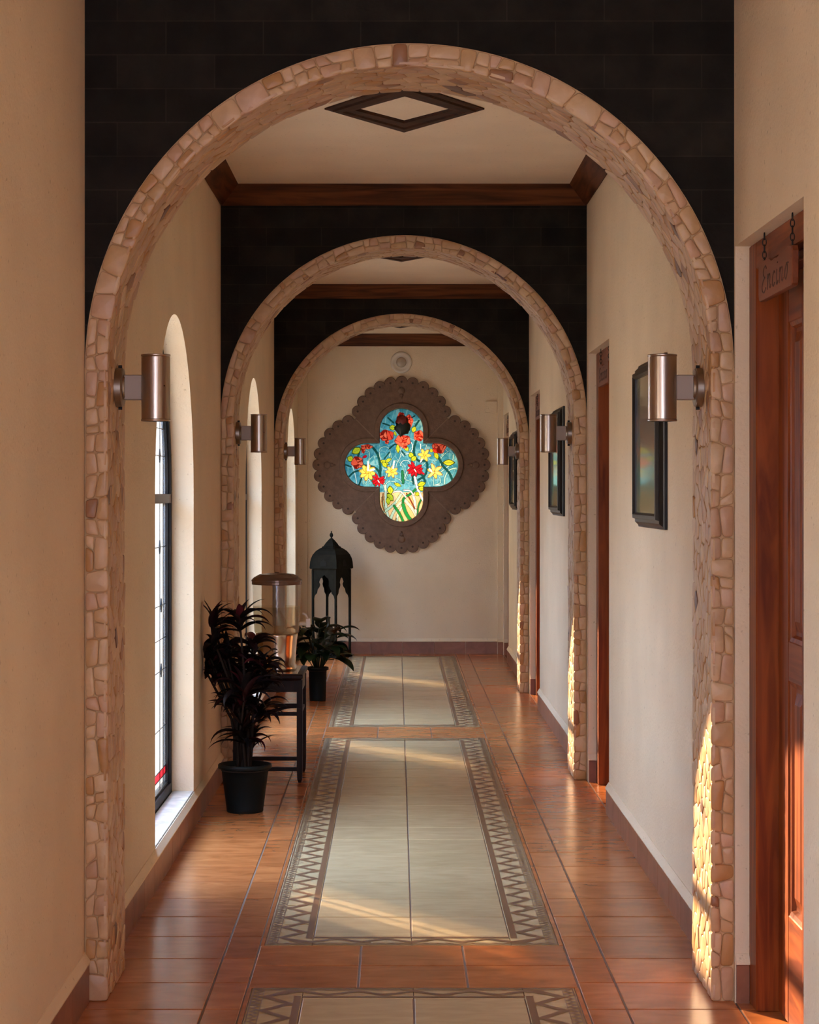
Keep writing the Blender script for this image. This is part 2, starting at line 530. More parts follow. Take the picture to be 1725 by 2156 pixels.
# end wall with the four-lobed opening, and its two shallow corner piers
QX, QZ = 0.049, 1.843
G_, GC = 0.214, 0.341
def lobe_inner(n=24):
    """from (-g, g) up and round to (g, g), local to the top lobe"""
    return [(-G_, G_)] + arc(0, GC, G_, PI, 0, n) + [(G_, G_)]
def rot2(p, k):
    x, z = p
    for _ in range(k):
        x, z = z, -x
    return (x, z)
mb = MB()
corners = [(-1.3, 1.65), (1.35, 1.65), (1.35, -1.90), (-1.3, -1.90)]  # TL TR BR BL relative
for k in range(4):
    path = [rot2(p, k) for p in lobe_inner()]
    tl, tr = corners[k], corners[(k + 1) % 4]
    poly = path + [tr, tl]
    mb.prism([(QX + u, QZ + v) for u, v in poly], YEND, YEND + 0.25, XZ)
mb.box(XL, -0.868, YEND - 0.06, YEND, 0, 3.2)
mb.box(0.985, XR, YEND - 0.06, YEND, 0, 3.2)
tag(mb.build('wall_end', M['plaster']), kind='structure')

# ceilings, one per bay, and dark block walls over the arches
mb = MB()
for (y0, y1, zm, zc) in CEIL:
    mb.box(XL - 0.05, XR + 0.05, y0 - 0.01, y1 + 0.01, zc, 3.5)
tag(mb.build('ceiling', M['ceiling']), kind='structure')

for i, (ya, apex) in enumerate(ARCH):
    zs = apex - 1.0
    ztop = 3.45
    mb = MB()
    for s in (-1, 1):
        a0 = PI if s < 0 else 0
        poly = arc(0, zs, 0.999, a0, PI / 2, 40) + [(0, ztop), (s * 1.0, ztop), (s * 1.0, zs)]
        mb.prism(poly, ya + 0.004, ya + AD, XZ)
    o = mb.build(['wall_front', 'wall_middle', 'wall_far'][i], M['block'], loc=(XC, 0, 0))
    tag(o, kind='structure')

# crown mouldings
for i, (y0, y1, zm, zc) in enumerate(CEIL):
    mb = MB()
    p = 0.10
    o_ = [(XL, y0, zm), (XR, y0, zm), (XR, y1, zm), (XL, y1, zm)]
    a_ = [(XL + .008, y0 + .008, zm - .004), (XR - .008, y0 + .008, zm - .004), (XR - .008, y1 - .008, zm - .004), (XL + .008, y1 - .008, zm - .004)]
    i_ = [(XL + p, y0 + p, zc - .004), (XR - p, y0 + p, zc - .004), (XR - p, y1 - p, zc - .004), (XL + p, y1 - p, zc - .004)]
    t_ = [(XL + p + .004, y0 + p + .004, zc + .002), (XR - p - .004, y0 + p + .004, zc + .002), (XR - p - .004, y1 - p - .004, zc + .002), (XL + p + .004, y1 - p - .004, zc + .002)]
    for r0, r1 in ((o_, a_), (a_, i_), (i_, t_)):
        for k in range(4):
            j = (k + 1) % 4
            mb.add([r0[k], r0[j], r1[j], r1[k]], [(0, 1, 2, 3)], 0 if k % 2 == 0 else 1)
    tag(mb.build('trim_%d' % (i + 1), [M['crown_x'], M['crown_y']]), kind='structure')

# diamond-shaped wooden mouldings on the ceilings
for i, (yc, zc) in enumerate([(9.09, 3.239), (14.07, 3.196), (18.9, 3.118)]):
    mb = MB()
    steps = [(0.348, 0.580, 0.0), (0.348, 0.580, 0.008), (0.335, 0.558, 0.011), (0.315, 0.520, 0.011), (0.310, 0.510, 0.019),
             (0.270, 0.430, 0.021), (0.262, 0.415, 0.014), (0.215, 0.318, 0.012), (0.205, 0.300, 0.0)]
    rings = []
    for hx, hy, h in steps:
        rings.append([(-hx, 0, -h), (0, -hy, -h), (hx, 0, -h), (0, hy, -h)])
    mb.loft(rings, cap=False)
    tag(mb.build('trim_%d' % (i + 5), M['diamond'], loc=(0.035, yc, zc + 0.001)), kind='structure')

# baseboards
def baseboard(name, runs, plaster_top=True):
    """runs: list of (axis, a0, a1, pos, sign)"""
    mb = MB()
    T, H = 0.016, 0.118
    for ax, a0, a1, pos, s in runs:
        n = max(1, round((a1 - a0) / 0.335))
        for k in range(n):
            u0 = a0 + (a1 - a0) * k / n + 0.0015
            u1 = a0 + (a1 - a0) * (k + 1) / n - 0.0015
            b_ = 0.003
            prof = [(0, 0), (T, 0), (T, H - b_), (T - b_, H), (0, H)]
            fn = (lambda t, z, a: (pos + s * t, a, z)) if ax == 'Y' else (lambda t, z, a: (a, pos + s * t, z))
            mb.prism(prof, u0, u1, fn, 0)
        fn = (lambda t, z, a: (pos + s * t, a, z)) if ax == 'Y' else (lambda t, z, a: (a, pos + s * t, z))
        if plaster_top:
            mb.prism([(-0.002, 0.150), (0.003, 0.150), (0.019, 0.124), (0.019, 0.1185), (-0.002, 0.1185)], a0, a1, fn, 1)
    tag(mb.build(name, [M['base_tile'], M['plaster']]), kind='structure')
baseboard('baseboard_left', [('Y', YBACK, 6.43, XL, 1), ('Y', 6.85, 11.41, XL, 1), ('Y', 11.83, 16.39, XL, 1), ('Y', 16.81, YEND - 0.06, XL, 1)])
rr = [('Y', YBACK, 5.335, XR, -1), ('Y', 6.85, 10.22, XR, -1), ('Y', 11.83, 15.16, XR, -1), ('Y', 16.81, 19.36, XR, -1)]
for d0, d1 in DOORS:
    rr.append(('X', XR + 0.001, XR + 0.043, d1, -1))
baseboard('baseboard_right', rr)
baseboard('baseboard_end', [('X', -0.868, 0.985, YEND, -1), ('X', XL, -0.868, YEND - 0.06, -1), ('X', 0.985, XR, YEND - 0.06, -1)])

# ---------------------------------------------------------------- floor
rng = random.Random(4)
mb = MB()
FC = 0.053
mb.add([(-1.3, YBACK, -0.003), (1.4, YBACK, -0.003), (1.4, YEND + .2, -0.003), (-1.3, YEND + .2, -0.003)], [(0, 1, 2, 3)], 3)
def tile(x0, x1, y0, y1, mat, g=0.0032, c=0.0022, dz=0.0):
    x0 += g; x1 -= g; y0 += g; y1 -= g
    if x1 - x0 < 0.01 or y1 - y0 < 0.01:
        return
    h = dz + rng.uniform(-0.0003, 0.0003)
    lo = [(x0, y0, -0.003), (x1, y0, -0.003), (x1, y1, -0.003), (x0, y1, -0.003)]
    mi = [(x0, y0, h - 0.0014), (x1, y0, h - 0.0014), (x1, y1, h - 0.0014), (x0, y1, h - 0.0014)]
    hi = [(x0 + c, y0 + c, h), (x1 - c, y0 + c, h), (x1 - c, y1 - c, h), (x0 + c, y1 - c, h)]
    v = lo + mi + hi
    f = [(0, 1, 5, 4), (1, 2, 6, 5), (2, 3, 7, 6), (3, 0, 4, 7), (4, 5, 9, 8), (5, 6, 10, 9), (6, 7, 11, 10), (7, 4, 8, 11), (8, 9, 10, 11)]
    mb.add(v, f, mat)
PITCH = 0.3465
yk = [7.365 + PITCH * k for k in range(-31, 40)]
yk = [y for y in yk if YBACK - 0.4 < y < YEND + 0.3]
for a, b_ in zip(yk, yk[1:]):
    b2 = min(b_, YEND + 0.05)
    if a > YEND: continue
    tile(XL - 0.1, FC - 0.637, a, b2, 0)
    tile(FC - 0.637, FC - 0.524, a, b2, 0)
    tile(FC + 0.524, FC + 0.645, a, b2, 0)
    tile(FC + 0.645, XR + 0.001, a, b2, 0)
    tile(XR + 0.001, XR + 0.30, a, b2, 0)

def ribbon(pts, w_, z, mat):
    """flat mitred strip through 2-D points"""
    n = len(pts)
    L_, R_ = [], []
    for i in range(n):
        p = Vector(pts[i])
        d0 = (p - Vector(pts[i - 1])).normalized() if i > 0 else None
        d1 = (Vector(pts[i + 1]) - p).normalized() if i < n - 1 else None
        d0 = d0 or d1; d1 = d1 or d0
        n0 = Vector((-d0.y, d0.x)); n1 = Vector((-d1.y, d1.x))
        m_ = (n0 + n1)
        if m_.length < 1e-4: m_ = n0
        m_ = m_.normalized()
        k = min(w_ / 2 / max(0.35, m_.dot(n0)), w_ * 1.4)
        L_.append(p + m_ * k); R_.append(p - m_ * k)
    v = [(q.x, q.y, z) for q in L_ + R_]
    f = [(i, n + i, n + i + 1, i + 1) for i in range(n - 1)]
    mb.add(v, f, mat)

def zigzag(axis, a0, a1, lo, hi, period, w_, z):
    n = max(2, round((a1 - a0) / period * 2))
    pts = []
    for k in range(n + 1):
        a = a0 + (a1 - a0) * k / n
        t = lo if k % 2 == 0 else hi
        pts.append((t, a) if axis == 'Y' else (a, t))
    ribbon(pts, w_, z, 2)

def quad(x0, x1, y0, y1, z, mat):
    mb.add([(x0, y0, z), (x1, y0, z), (x1, y1, z), (x0, y1, z)], [(0, 1, 2, 3)], mat)

def panel(y0, y1):
    # margins of plain red beside the panel
    tile(FC - 0.524, FC - 0.509, y0, y1, 0, g=0.0008, c=0.0008); tile(FC + 0.509, FC + 0.524, y0, y1, 0, g=0.0008, c=0.0008)
    n = round((y1 - y0 - 0.27) / PITCH)
    h = (y1 - y0 - 0.27) / n
    for k in range(n):
        a = y0 + 0.135 + k * h
        tile(FC - 0.345, FC, a, a + h, 1, 0.003); tile(FC, FC + 0.345, a, a + h, 1, 0.003)
    for s in (-1, 1):
        k = 0
        a = y0
        while a < y1 - 0.05:
            b_ = min(a + PITCH, y1)
            xa, xb = (FC - 0.508, FC - 0.345) if s < 0 else (FC + 0.345, FC + 0.508)
            tile(xa, xb, a, b_, 1, 0.0012, 0.001)
            a = b_
        z = 0.0011
        def X(t): return FC + s * t
        def q(t0, t1, ya, yb):
            quad(min(X(t0), X(t1)), max(X(t0), X(t1)), ya, yb, z, 2)
        q(0.349, 0.371, y0 + 0.11, y1 - 0.11)
        q(0.4985, 0.5035, y0 + 0.004, y1 - 0.004)
        q(0.4660, 0.4685, y0 + 0.03, y1 - 0.03)
        zigzag('Y', y0 + 0.035, y1 - 0.035, X(0.380), X(0.458), 0.1725, 0.023, z + 0.0002)
        zigzag('Y', y0 + 0.004, y1 - 0.004, X(0.4725), X(0.4945), 0.040, 0.0085, z + 0.0001)
    for yb, s in ((y0, 1), (y1, -1)):
        a, b_ = (yb, yb + 0.135) if s > 0 else (yb - 0.135, yb)
        tile(FC - 0.345, FC, a, b_, 1, 0.0012, 0.001); tile(FC, FC + 0.345, a, b_, 1, 0.0012, 0.001)
        z = 0.0011
        def q2(t0, t1, xa, xb):
            quad(xa, xb, min(yb + s * t0, yb + s * t1), max(yb + s * t0, yb + s * t1), z, 2)
        z = 0.00115
        q2(0.112, 0.130, FC - 0.345, FC + 0.345)
        q2(0.003, 0.008, FC - 0.50, FC + 0.50)
        q2(0.034, 0.037, FC - 0.46, FC + 0.46)
        zigzag('X', FC - 0.44, FC + 0.44, yb + s * 0.100, yb + s * 0.046, 0.176, 0.021, z + 0.0003)
        zigzag('X', FC - 0.49, FC + 0.49, yb + s * 0.012, yb + s * 0.030, 0.040, 0.0075, z + 0.0004)

PANELS = [(0.47, 6.60), (7.225, 13.36), (13.99, 20.12)]
for a, b_ in PANELS:
    panel(a, b_)
gaps = [(YBACK, 0.47), (6.60, 7.225), (13.36, 13.99), (20.12, YEND + 0.05)]
for a, b_ in gaps:
    n = max(1, round((b_ - a) / 0.3125))
    h = (b_ - a) / n
    for k in range(n):
        for x0, x1 in ((-0.524, -0.175), (-0.175, 0.174), (0.174, 0.524)):
            tile(FC + x0, FC + x1, a + k * h, a + (k + 1) * h, 0)
tag(mb.build('floor', [M['red_tile'], M['cream_tile'], M['brown_inlay'], M['grout']]), kind='structure')

# ---------------------------------------------------------------- windows
def make_window():
    root = empty('window_1')
    F0, F1 = -0.103, -0.138      # depth of the frame behind the wall face
    GX = -0.128
    def outline(r_, n=28):
        return [(-r_, W_Z0 + (W_R - r_))] + arc(0, W_ZS, r_, PI, 0, n) + [(r_, W_Z0 + (W_R - r_))]
    def ringloft(ra, rb, xa, xb):
        m_ = MB()
        A, B = outline(ra), outline(rb)
        m_.loft([[(xa, y, z) for y, z in A], [(xa, y, z) for y, z in B], [(xb, y, z) for y, z in B], [(xb, y, z) for y, z in A], [(xa, y, z) for y, z in A]], cap=False)
        return m_
    fr = ringloft(W_R, W_R - 0.048, F0, F1).build('window_frame', M['window_black'], root)
    ringloft(W_R - 0.048, W_R - 0.060, F0 - 0.012, F1).build('inner_bead', M['dark_metal'], fr)
    t = MB(); t.bbox(F0 + 0.001, F1, -W_R + 0.045, W_R - 0.045, 1.517, 1.560, 0.003)
    t.build('transom_bar', M['transom'], root)
    g = MB()
    pl = [(-W_R + 0.05, 0.287), (W_R - 0.05, 0.287)] + arc(0, W_ZS, W_R - 0.05, 0, PI, 28)
    g.add([(GX, y, z) for y, z in pl], [tuple(range(len(pl)))])
    g.add([(GX, -W_R + .05, .205), (GX, W_R - .05, .205), (GX, W_R - .05, .25), (GX, -W_R + .05, .25)], [(0, 1, 2, 3)])
    gp = g.build('glass_pane', M['pane'], root)
    g = MB(); g.add([(GX, -W_R + .05, .25), (GX, W_R - .05, .25), (GX, W_R - .05, .287), (GX, -W_R + .05, .287)], [(0, 1, 2, 3)])
    tag(g.build('glass_band', M['pane_red'], root), 'red glass band')
    g = MB(); g.add([(GX, -W_R + .05, .15), (GX, W_R - .05, .15), (GX, W_R - .05, .205), (GX, -W_R + .05, .205)], [(0, 1, 2, 3)])
    tag(g.build('glass_band', M['pane_blue'], root), 'blue glass band')
    # lead cames with small diamond accents
    c = MB()
    def bar(y0, z0, y1, z1, w_=0.004):
        c.tube([(GX + 0.002, y0, z0), (GX + 0.002, y1, z1)], w_ / 2, 6)
    for yy in (-0.62, -0.49, -0.25, 0, 0.25, 0.49, 0.62):
        top = W_ZS + math.sqrt((W_R - 0.05) ** 2 - yy * yy)
        bar(yy, 0.205, yy, top, 0.0035)
    for zz in (0.205, 0.25, 0.287):
        bar(-W_R + .05, zz, W_R - .05, zz, 0.005)
    for zz in (0.478, 0.745, 0.890, 1.046, 1.316, 1.735, 1.86):
        hw = W_R - .05 if zz < W_ZS else math.sqrt((W_R - .05) ** 2 - (zz - W_ZS) ** 2)
        bar(-hw, zz, hw, zz, 0.004)
    for zz, yy in ((0.745, 0.55), (1.046, 0.55), (1.316, 0.49), (1.735, 0.49), (0.745, -0.55), (1.316, -0.49), (0.478, 0), (1.046, 0), (1.735, 0)):
        d = [(yy - 0.022, zz), (yy, zz - 0.032), (yy + 0.022, zz), (yy, zz + 0.032)]
        c.prism(d, GX - 0.002, GX + 0.004, YZ)
    c.build('lead_came', M['dark_metal'], gp)
    s = MB(); s.bbox(-0.100, -0.001, -W_R + 0.002, W_R - 0.002, W_Z0 - 0.001, W_Z0 + 0.006, 0.002)
    s.build('window_sill', M['sill'], root)
    return root
wproto = make_window()
tag(wproto, kind='structure')
for i, yc in enumerate(WINY):
    o = wproto if i == 0 else copy_tree(wproto)
    o.name = 'window_%d' % (i + 1)
    o.location = (XL, yc, 0)

# ---------------------------------------------------------------- doors
def make_door(w_, idx):
    root = tag(empty('door_%d' % idx), kind='structure')
    a, b_ = 0.043, 0.20
    j = 0.125 if w_ > 1 else 0.09
    fr = MB()
    for y0, y1 in ((0, j), (w_ - j, w_)):
        fr.bbox(a, b_, y0 + .001, y1 - .001, 0, DH - 0.001, 0.004)
    fr.build('door_frame', M['door'], root)
    hd = MB()
    hd.bbox(a, b_, j, w_ - j, DH - 0.085, DH - 0.001, 0.004)
    hd.bbox(a + 0.03, b_, j, w_ - j, DH - 0.115, DH - 0.0855, 0.004)
    hd.build('door_head', M['door_y'], root)
    # leaf
    l0, l1 = j + 0.003, w_ - j - 0.003
    X0, X1 = 0.110, 0.152
    lf = MB()
    st = 0.155
    cen = (l0 + l1) / 2
    stiles = [(l0, l0 + st), (cen - 0.05, cen + 0.05), (l1 - st, l1)]
    ZT = DH - 0.118
    for y0, y1 in stiles:
        lf.bbox(X0, X1, y0, y1, 0.006, ZT, 0.003)
    leaf = lf.build('door_leaf', M['door'], root)
    rails = [(0.006, 0.325), (1.010, 1.128), (ZT - 0.14, ZT)]
    gaps_ = [(l0 + st, cen - 0.05), (cen + 0.05, l1 - st)]
    for z0, z1 in rails:
        r_ = MB()
        for y0, y1 in gaps_:
            r_.bbox(X0 + 0.0005, X1, y0, y1, z0, z1, 0.003)
        r_.build('rail', M['door_y'], leaf)
    for z0, z1 in ((0.325, 1.010), (1.128, ZT - 0.14)):
        for y0, y1 in gaps_:
            p = MB()
            def R(i, x): return [(x, y0 + i, z0 + i), (x, y1 - i, z0 + i), (x, y1 - i, z1 - i), (x, y0 + i, z1 - i)]
            p.loft([R(0, X0 + 0.004), R(0.012, X0 + 0.008), R(0.018, X0 + 0.020), R(0.030, X0 + 0.020), R(0.060, X0 + 0.008), R(0.062, X0 + 0.007)], cap=False)
            p.add(R(0.062, X0 + 0.007), [(0, 1, 2, 3)])
            p.build('door_panel', M['door'], leaf)
    return root
for i, (y0, y1) in enumerate(DOORS):
    d = make_door(y1 - y0, i + 1)
    d.location = (XR, y0, 0)

# ---------------------------------------------------------------- stone arches
def clip(poly, a, b, c):
    """keep a*x + b*y <= c"""
    out = []
    n = len(poly)
    for i in range(n):
        p, q = poly[i], poly[(i + 1) % n]
        dp, dq = a * p[0] + b * p[1] - c, a * q[0] + b * q[1] - c
        if dp <= 0: out.append(p)
        if (dp < 0 < dq) or (dq < 0 < dp):
            t = dp / (dp - dq)
            out.append((p[0] + t * (q[0] - p[0]), p[1] + t * (q[1] - p[1])))
    return out


def cells(Ls, Wt, cs, ct, jit, rg):
    """irregular paving of a strip Ls x Wt; courses along s are offset from each other"""
    nt_ = max(1, round(Wt / ct)); ns = max(1, round(Ls / cs))
    pts = {}
    for i in range(-2, ns + 2):
        for j in range(-1, nt_ + 1):
            off = 0.5 if j % 2 else 0.0
            pts[(i, j)] = ((i + 0.5 + off + rg.uniform(-jit, jit)) * Ls / ns, (j + 0.5 + rg.uniform(-jit, jit) * 0.8) * Wt / nt_)
    res = []
    for i in range(-1, ns + 1):
        for j in range(nt_):
            px, py = pts[(i, j)]
            poly = [(0, 0), (Ls, 0), (Ls, Wt), (0, Wt)]
            for di in (-2, -1, 0, 1, 2):
                for dj in (-1, 0, 1):
                    if (di, dj) == (0, 0): continue
                    q = pts.get((i + di, j + dj))
                    if q is None or not (0 <= j + dj < nt_): continue
                    a, b_ = q[0] - px, q[1] - py
                    c_ = (q[0] ** 2 + q[1] ** 2 - px ** 2 - py ** 2) / 2
                    poly = clip(poly, a, b_, c_)
                    if len(poly) < 3: break
                if len(poly) < 3: break
            if len(poly) >= 3: res.append(poly)
    return res


def courses(Ls, Wt, rg, lo=0.045, hi=0.115):
    """squarish rubble: courses of random length, one to three stones across"""
    edges = [(0.0, 0.0)]
    while edges[-1][0] < Ls - hi:
        d = rg.uniform(lo, hi)
        m_ = edges[-1][2] if len(edges[-1]) > 2 else 0
        b_ = sum(edges[-1][:2]) / 2 + d
        k = rg.uniform(-0.010, 0.010)
        edges.append((b_ - k, b_ + k))
    edges.append((Ls, Ls))
    res = []
    for (a0, a1), (b0, b1) in zip(edges, edges[1:]):
        def at(e0, e1, t): return (e0 + (e1 - e0) * t / Wt, t)
        r_ = rg.random()
        if r_ < 0.16:
            res.append([at(a0, a1, 0), at(b0, b1, 0), at(b0, b1, Wt), at(a0, a1, Wt)])
            continue
        t0, t1 = (rg.uniform(0.32, 0.68) * Wt for _ in range(2))
        t1 = t0 + max(-0.012, min(0.012, t1 - t0))
        for (p0, p1, lo_) in ((0, 0, True), (t0, t1, False)):
            q0, q1 = (t0, t1) if lo_ else (Wt, Wt)
            quad_ = [at(a0, a1, p0), at(b0, b1, p1), at(b0, b1, q1), at(a0, a1, q0)]
            L_ = (b0 + b1 - a0 - a1) / 2
            if L_ > 0.075 and rg.random() < 0.6:
                f0, f1 = rg.uniform(0.3, 0.7), rg.uniform(-0.12, 0.12)
                u = (quad_[0][0] + (quad_[1][0] - quad_[0][0]) * (f0 + f1), quad_[0][1] + (quad_[1][1] - quad_[0][1]) * (f0 + f1))
                v = (quad_[3][0] + (quad_[2][0] - quad_[3][0]) * (f0 - f1), quad_[3][1] + (quad_[2][1] - quad_[3][1]) * (f0 - f1))
                res.append([quad_[0], u, v, quad_[3]]); res.append([u, quad_[1], quad_[2], v])
            else:
                res.append(quad_)
    return res


def shrink(poly, d):
    n = len(poly)
    A = sum(poly[i][0] * poly[(i + 1) % n][1] - poly[(i + 1) % n][0] * poly[i][1] for i in range(n))
    if A < 0: poly = poly[::-1]
    out = poly
    for i in range(n):
        p, q = poly[i], poly[(i + 1) % n]
        dx, dy = q[0] - p[0], q[1] - p[1]
        l = math.hypot(dx, dy)
        if l < 1e-6: continue
        nx, ny = dy / l, -dx / l      # outward
        out = clip(out, nx, ny, nx * p[0] + ny * p[1] - d)
        if len(out) < 3: return None
    return out


def chaikin(poly, k=0.22):
    out = []
    n = len(poly)
    for i in range(n):
        p, q = poly[i], poly[(i + 1) % n]
        out.append((p[0] + (q[0] - p[0]) * k, p[1] + (q[1] - p[1]) * k))
        out.append((p[0] + (q[0] - p[0]) * (1 - k), p[1] + (q[1] - p[1]) * (1 - k)))
    return out


def dens(poly, mx=0.05):
    out = []
    n = len(poly)
    for i in range(n):
        p, q = poly[i], poly[(i + 1) % n]
        m_ = max(1, int(math.hypot(q[0] - p[0], q[1] - p[1]) / mx))
        for k in range(m_):
            out.append((p[0] + (q[0] - p[0]) * k / m_, p[1] + (q[1] - p[1]) * k / m_))
    return out


def stones(mbb, polys, gap, h, mapf, rg, bev=0.006, rnd=0.22):
    for poly in polys:
        p0 = shrink(poly, gap * rg.uniform(0.6, 1.3))
        if not p0: continue
        A = abs(sum(p0[i][0] * p0[(i + 1) % len(p0)][1] - p0[(i + 1) % len(p0)][0] * p0[i][1] for i in range(len(p0)))) / 2
        if A < 0.0002: continue
        base = dens(chaikin(chaikin(p0, rnd), 0.25), 0.03)
        cx = sum(p[0] for p in base) / len(base); cy = sum(p[1] for p in base) / len(base)
        r_ = math.sqrt(A / PI)
        def sc_(f): return [(cx + (p[0] - cx) * f, cy + (p[1] - cy) * f) for p in base]
        hh = h * rg.uniform(0.7, 1.15)
        tx, ty = rg.uniform(-1, 1) * 0.0015 / r_, rg.uniform(-1, 1) * 0.0015 / r_
        rings = []
        for f, hz in ((1.0, -0.004), (1.0, hh * 0.55), (1 - bev * 0.5 / r_, hh * 0.86), (max(0.2, 1 - bev * 1.3 / r_), hh)):
            rings.append([mapf(p[0], p[1], hz + (tx * (p[0] - cx) + ty * (p[1] - cy)) * (hz > 0)) for p in sc_(f)])
        n = len(base)
        v = [q for r in rings for q in r] + [mapf(cx, cy, hh)]
        f_ = []
        for k in range(3):
            for i in range(n):
                j = (i + 1) % n
                f_.append((k * n + i, k * n + j, (k + 1) * n + j, (k + 1) * n + i))
        for i in range(n):
            f_.append((3 * n + i, 3 * n + (i + 1) % n, 4 * n))
        mbb.add(v, f_, 0, True)


RO, RI = 0.999, 0.936
arch_labels = [
    'nearest and largest arch of beige rubble stone, carrying the two closest cylinder lamps',
    'second arch of beige rubble stone, middle in size, behind the red-leaved plant',
    'farthest and smallest beige stone arch, framing the flowered window on the end wall']
for i, (ya, apex) in enumerate(ARCH):
    zs = apex - 1.0
    rg = random.Random(30 + i)
    root = tag(empty('stone_arch', (XC, ya, 0)), arch_labels[i], 'arch', 'stone arches spanning the corridor')
    # mortar core
    mbb = MB()
    for s in (-1, 1):
        a0 = PI if s < 0 else 0
        outer = [(s * RO, 0)] + arc(0, zs, RO, a0, PI / 2, 40)
        inner = arc(0, zs, RI, PI / 2, a0, 40) + [(s * RI, 0)]
        mbb.prism(outer + inner, 0.001, AD, XZ)
    mbb.build('mortar_core', M['mortar'], root)
    # front ring
    Rm = (RO + RI) / 2
    Lt = 2 * zs + PI * Rm
    def path(s, r):
        if s <= zs: return (-r, s)
        if s >= zs + PI * Rm: return (r, max(0, Lt - s))
        a = (s - zs) / Rm
        return (-r * math.cos(a), zs + r * math.sin(a))
    def front(s, t, h):
        x, z = path(s, RO - 0.002 - t)
        return (x, -h, z)
    mbb = MB()
    stones(mbb, courses(Lt, RO - RI + 0.008, rg), 0.0009, 0.0075, front, rg, 0.003, 0.12)
    mbb.build('face_stones', M['stone'], root)
    Lt2 = 2 * zs + PI * RI
    def path2(s, r):
        if s <= zs: return (-r, s)
        if s >= zs + PI * RI: return (r, max(0, Lt2 - s))
        a = (s - zs) / RI
        return (-r * math.cos(a), zs + r * math.sin(a))
    def soff(s, t, h):
        x, z = path2(s, RI - h)
        return (x, t - 0.008, z)
    mbb = MB()
    stones(mbb, cells(Lt2, AD + 0.014, 0.075, 0.048, 0.36, rg), 0.0009, 0.0055, soff, rg, 0.003, 0.12)
    mbb.build('soffit_stones', M['stone'], root)

# ---------------------------------------------------------------- wall sconces
def make_sconce():
    root = empty('wall_sconce')
    p = MB()
    def disc(x0, x1, r0, r1): p.cyl((x0, 0, 0), (x1, 0, 0), r0, 40, 0, r1)
    disc(0.004, -0.016, 0.0625, 0.0625); disc(-0.016, -0.020, 0.0625, 0.058)
    disc(-0.020, -0.026, 0.040, 0.038)
    pl = p.build('wall_plate', M['brushed_dark'], root)
    for zz in (-0.066, 0.066):
        q = MB(); q.cyl((-0.003, 0, zz), (-0.015, 0, zz), 0.005, 10); q.build('screw', M['dark_metal'], pl)
    a = MB(); a.bbox(-0.080, -0.022, -0.020, 0.020, -0.040, 0.040, 0.003)
    a.build('arm', M['arm'], root)
    b = MB()
    cx = -0.1215
    b.lathe([(0.0455, -0.100), (0.0455, 0.096)], 48, (cx, 0, 0), cap=True)
    b.lathe([(0.0435, -0.107), (0.0462, -0.107), (0.0467, -0.105), (0.0467, -0.101), (0.0435, -0.100)], 48, (cx, 0, 0), cap=False)
    b.lathe([(0.0440, 0.096), (0.0440, 0.0985), (0.0467, 0.099), (0.0467, 0.1035), (0.0462, 0.105), (0.043, 0.105), (0.043, 0.100)], 48, (cx, 0, 0), cap=False)
    body = b.build('lamp_body', M['brushed'], root)
    l_ = MB(); l_.lathe([(0.043, -0.1045), (0.043, -0.1015)], 40, (cx, 0, 0)); l_.build('lens', M['lens'], body)
    l_ = MB(); l_.lathe([(0.043, 0.1005), (0.043, 0.1025)], 40, (cx, 0, 0)); l_.build('lens', M['lens'], body)
    s = MB(); s.cyl((cx + 0.030, -0.0335, 0.004), (cx + 0.031, -0.0355, 0.004), 0.0022, 10)
    s.build('screw', M['dark_metal'], body)
    return root
ps = make_sconce()
slab = [[('brushed metal cylinder lamp on the left pier of the nearest arch, beside the tall window'),
         ('brushed metal cylinder lamp on the nearest right pier, overlapping the largest framed picture')],
        [('brushed metal cylinder lamp on the left pier of the middle arch'),
         ('brushed metal cylinder lamp on the middle right pier, overlapping the second framed picture')],
        [('smallest cylinder lamp at left, on the left pier of the farthest arch'),
         ('smallest cylinder lamp at right, on the right pier of the farthest arch')]]
first = True
for i, (ya, apex) in enumerate(ARCH):
    for s in (0, 1):
        o = ps if first else copy_tree(ps)
        first = False
        xr = 0.9265
        o.location = (XC + (xr if s else -xr), ya + 0.21, 1.898)
        o.rotation_euler = (0, 0, 0 if s else PI)
        tag(o, slab[i][s], 'wall lamp', 'cylinder wall lamps on the arch piers')
        if not s:   # the small screw hole faces the viewer on both sides
            for k in [c for c in C.objects if c.parent == o and c.name.startswith('lamp_body')]:
                for q in [c for c in C.objects if c.parent == k and c.name.startswith('screw')]:
                    q.location = (-0.243, 0, 0); q.rotation_euler = (0, 0, PI)

# ---------------------------------------------------------------- framed pictures
m, nt, b = newmat('painting')
N, L = nt.nodes, nt.links
tcn = N.new('ShaderNodeTexCoord'); sp = N.new('ShaderNodeSeparateXYZ')
n = N.new('ShaderNodeTexNoise'); n.inputs['Scale'].default_value = 5; n.inputs['Detail'].default_value = 6; n.inputs['Distortion'].default_value = 1.5
mp = N.new('ShaderNodeMapping'); mp.inputs['Scale'].default_value = (1, 1.6, 0.6)
L.new(tcn.outputs['Object'], mp.inputs[0]); L.new(mp.outputs[0], n.inputs['Vector'])
L.new(tcn.outputs['Object'], sp.inputs[0])
mm = N.new('ShaderNodeMath'); mm.operation = 'MULTIPLY_ADD'; mm.inputs[1].default_value = 1.55; mm.inputs[2].default_value = 0.5
L.new(sp.outputs['Z'], mm.inputs[0])
ad = N.new('ShaderNodeMath'); ad.operation = 'MULTIPLY_ADD'; ad.inputs[1].default_value = 0.22
L.new(n.outputs['Fac'], ad.inputs[0]); L.new(mm.outputs[0], ad.inputs[2])
r = N.new('ShaderNodeValToRGB')
els = r.color_ramp.elements
els[0].position = 0.05; els[0].color = (0.20, 0.16, 0.05, 1)
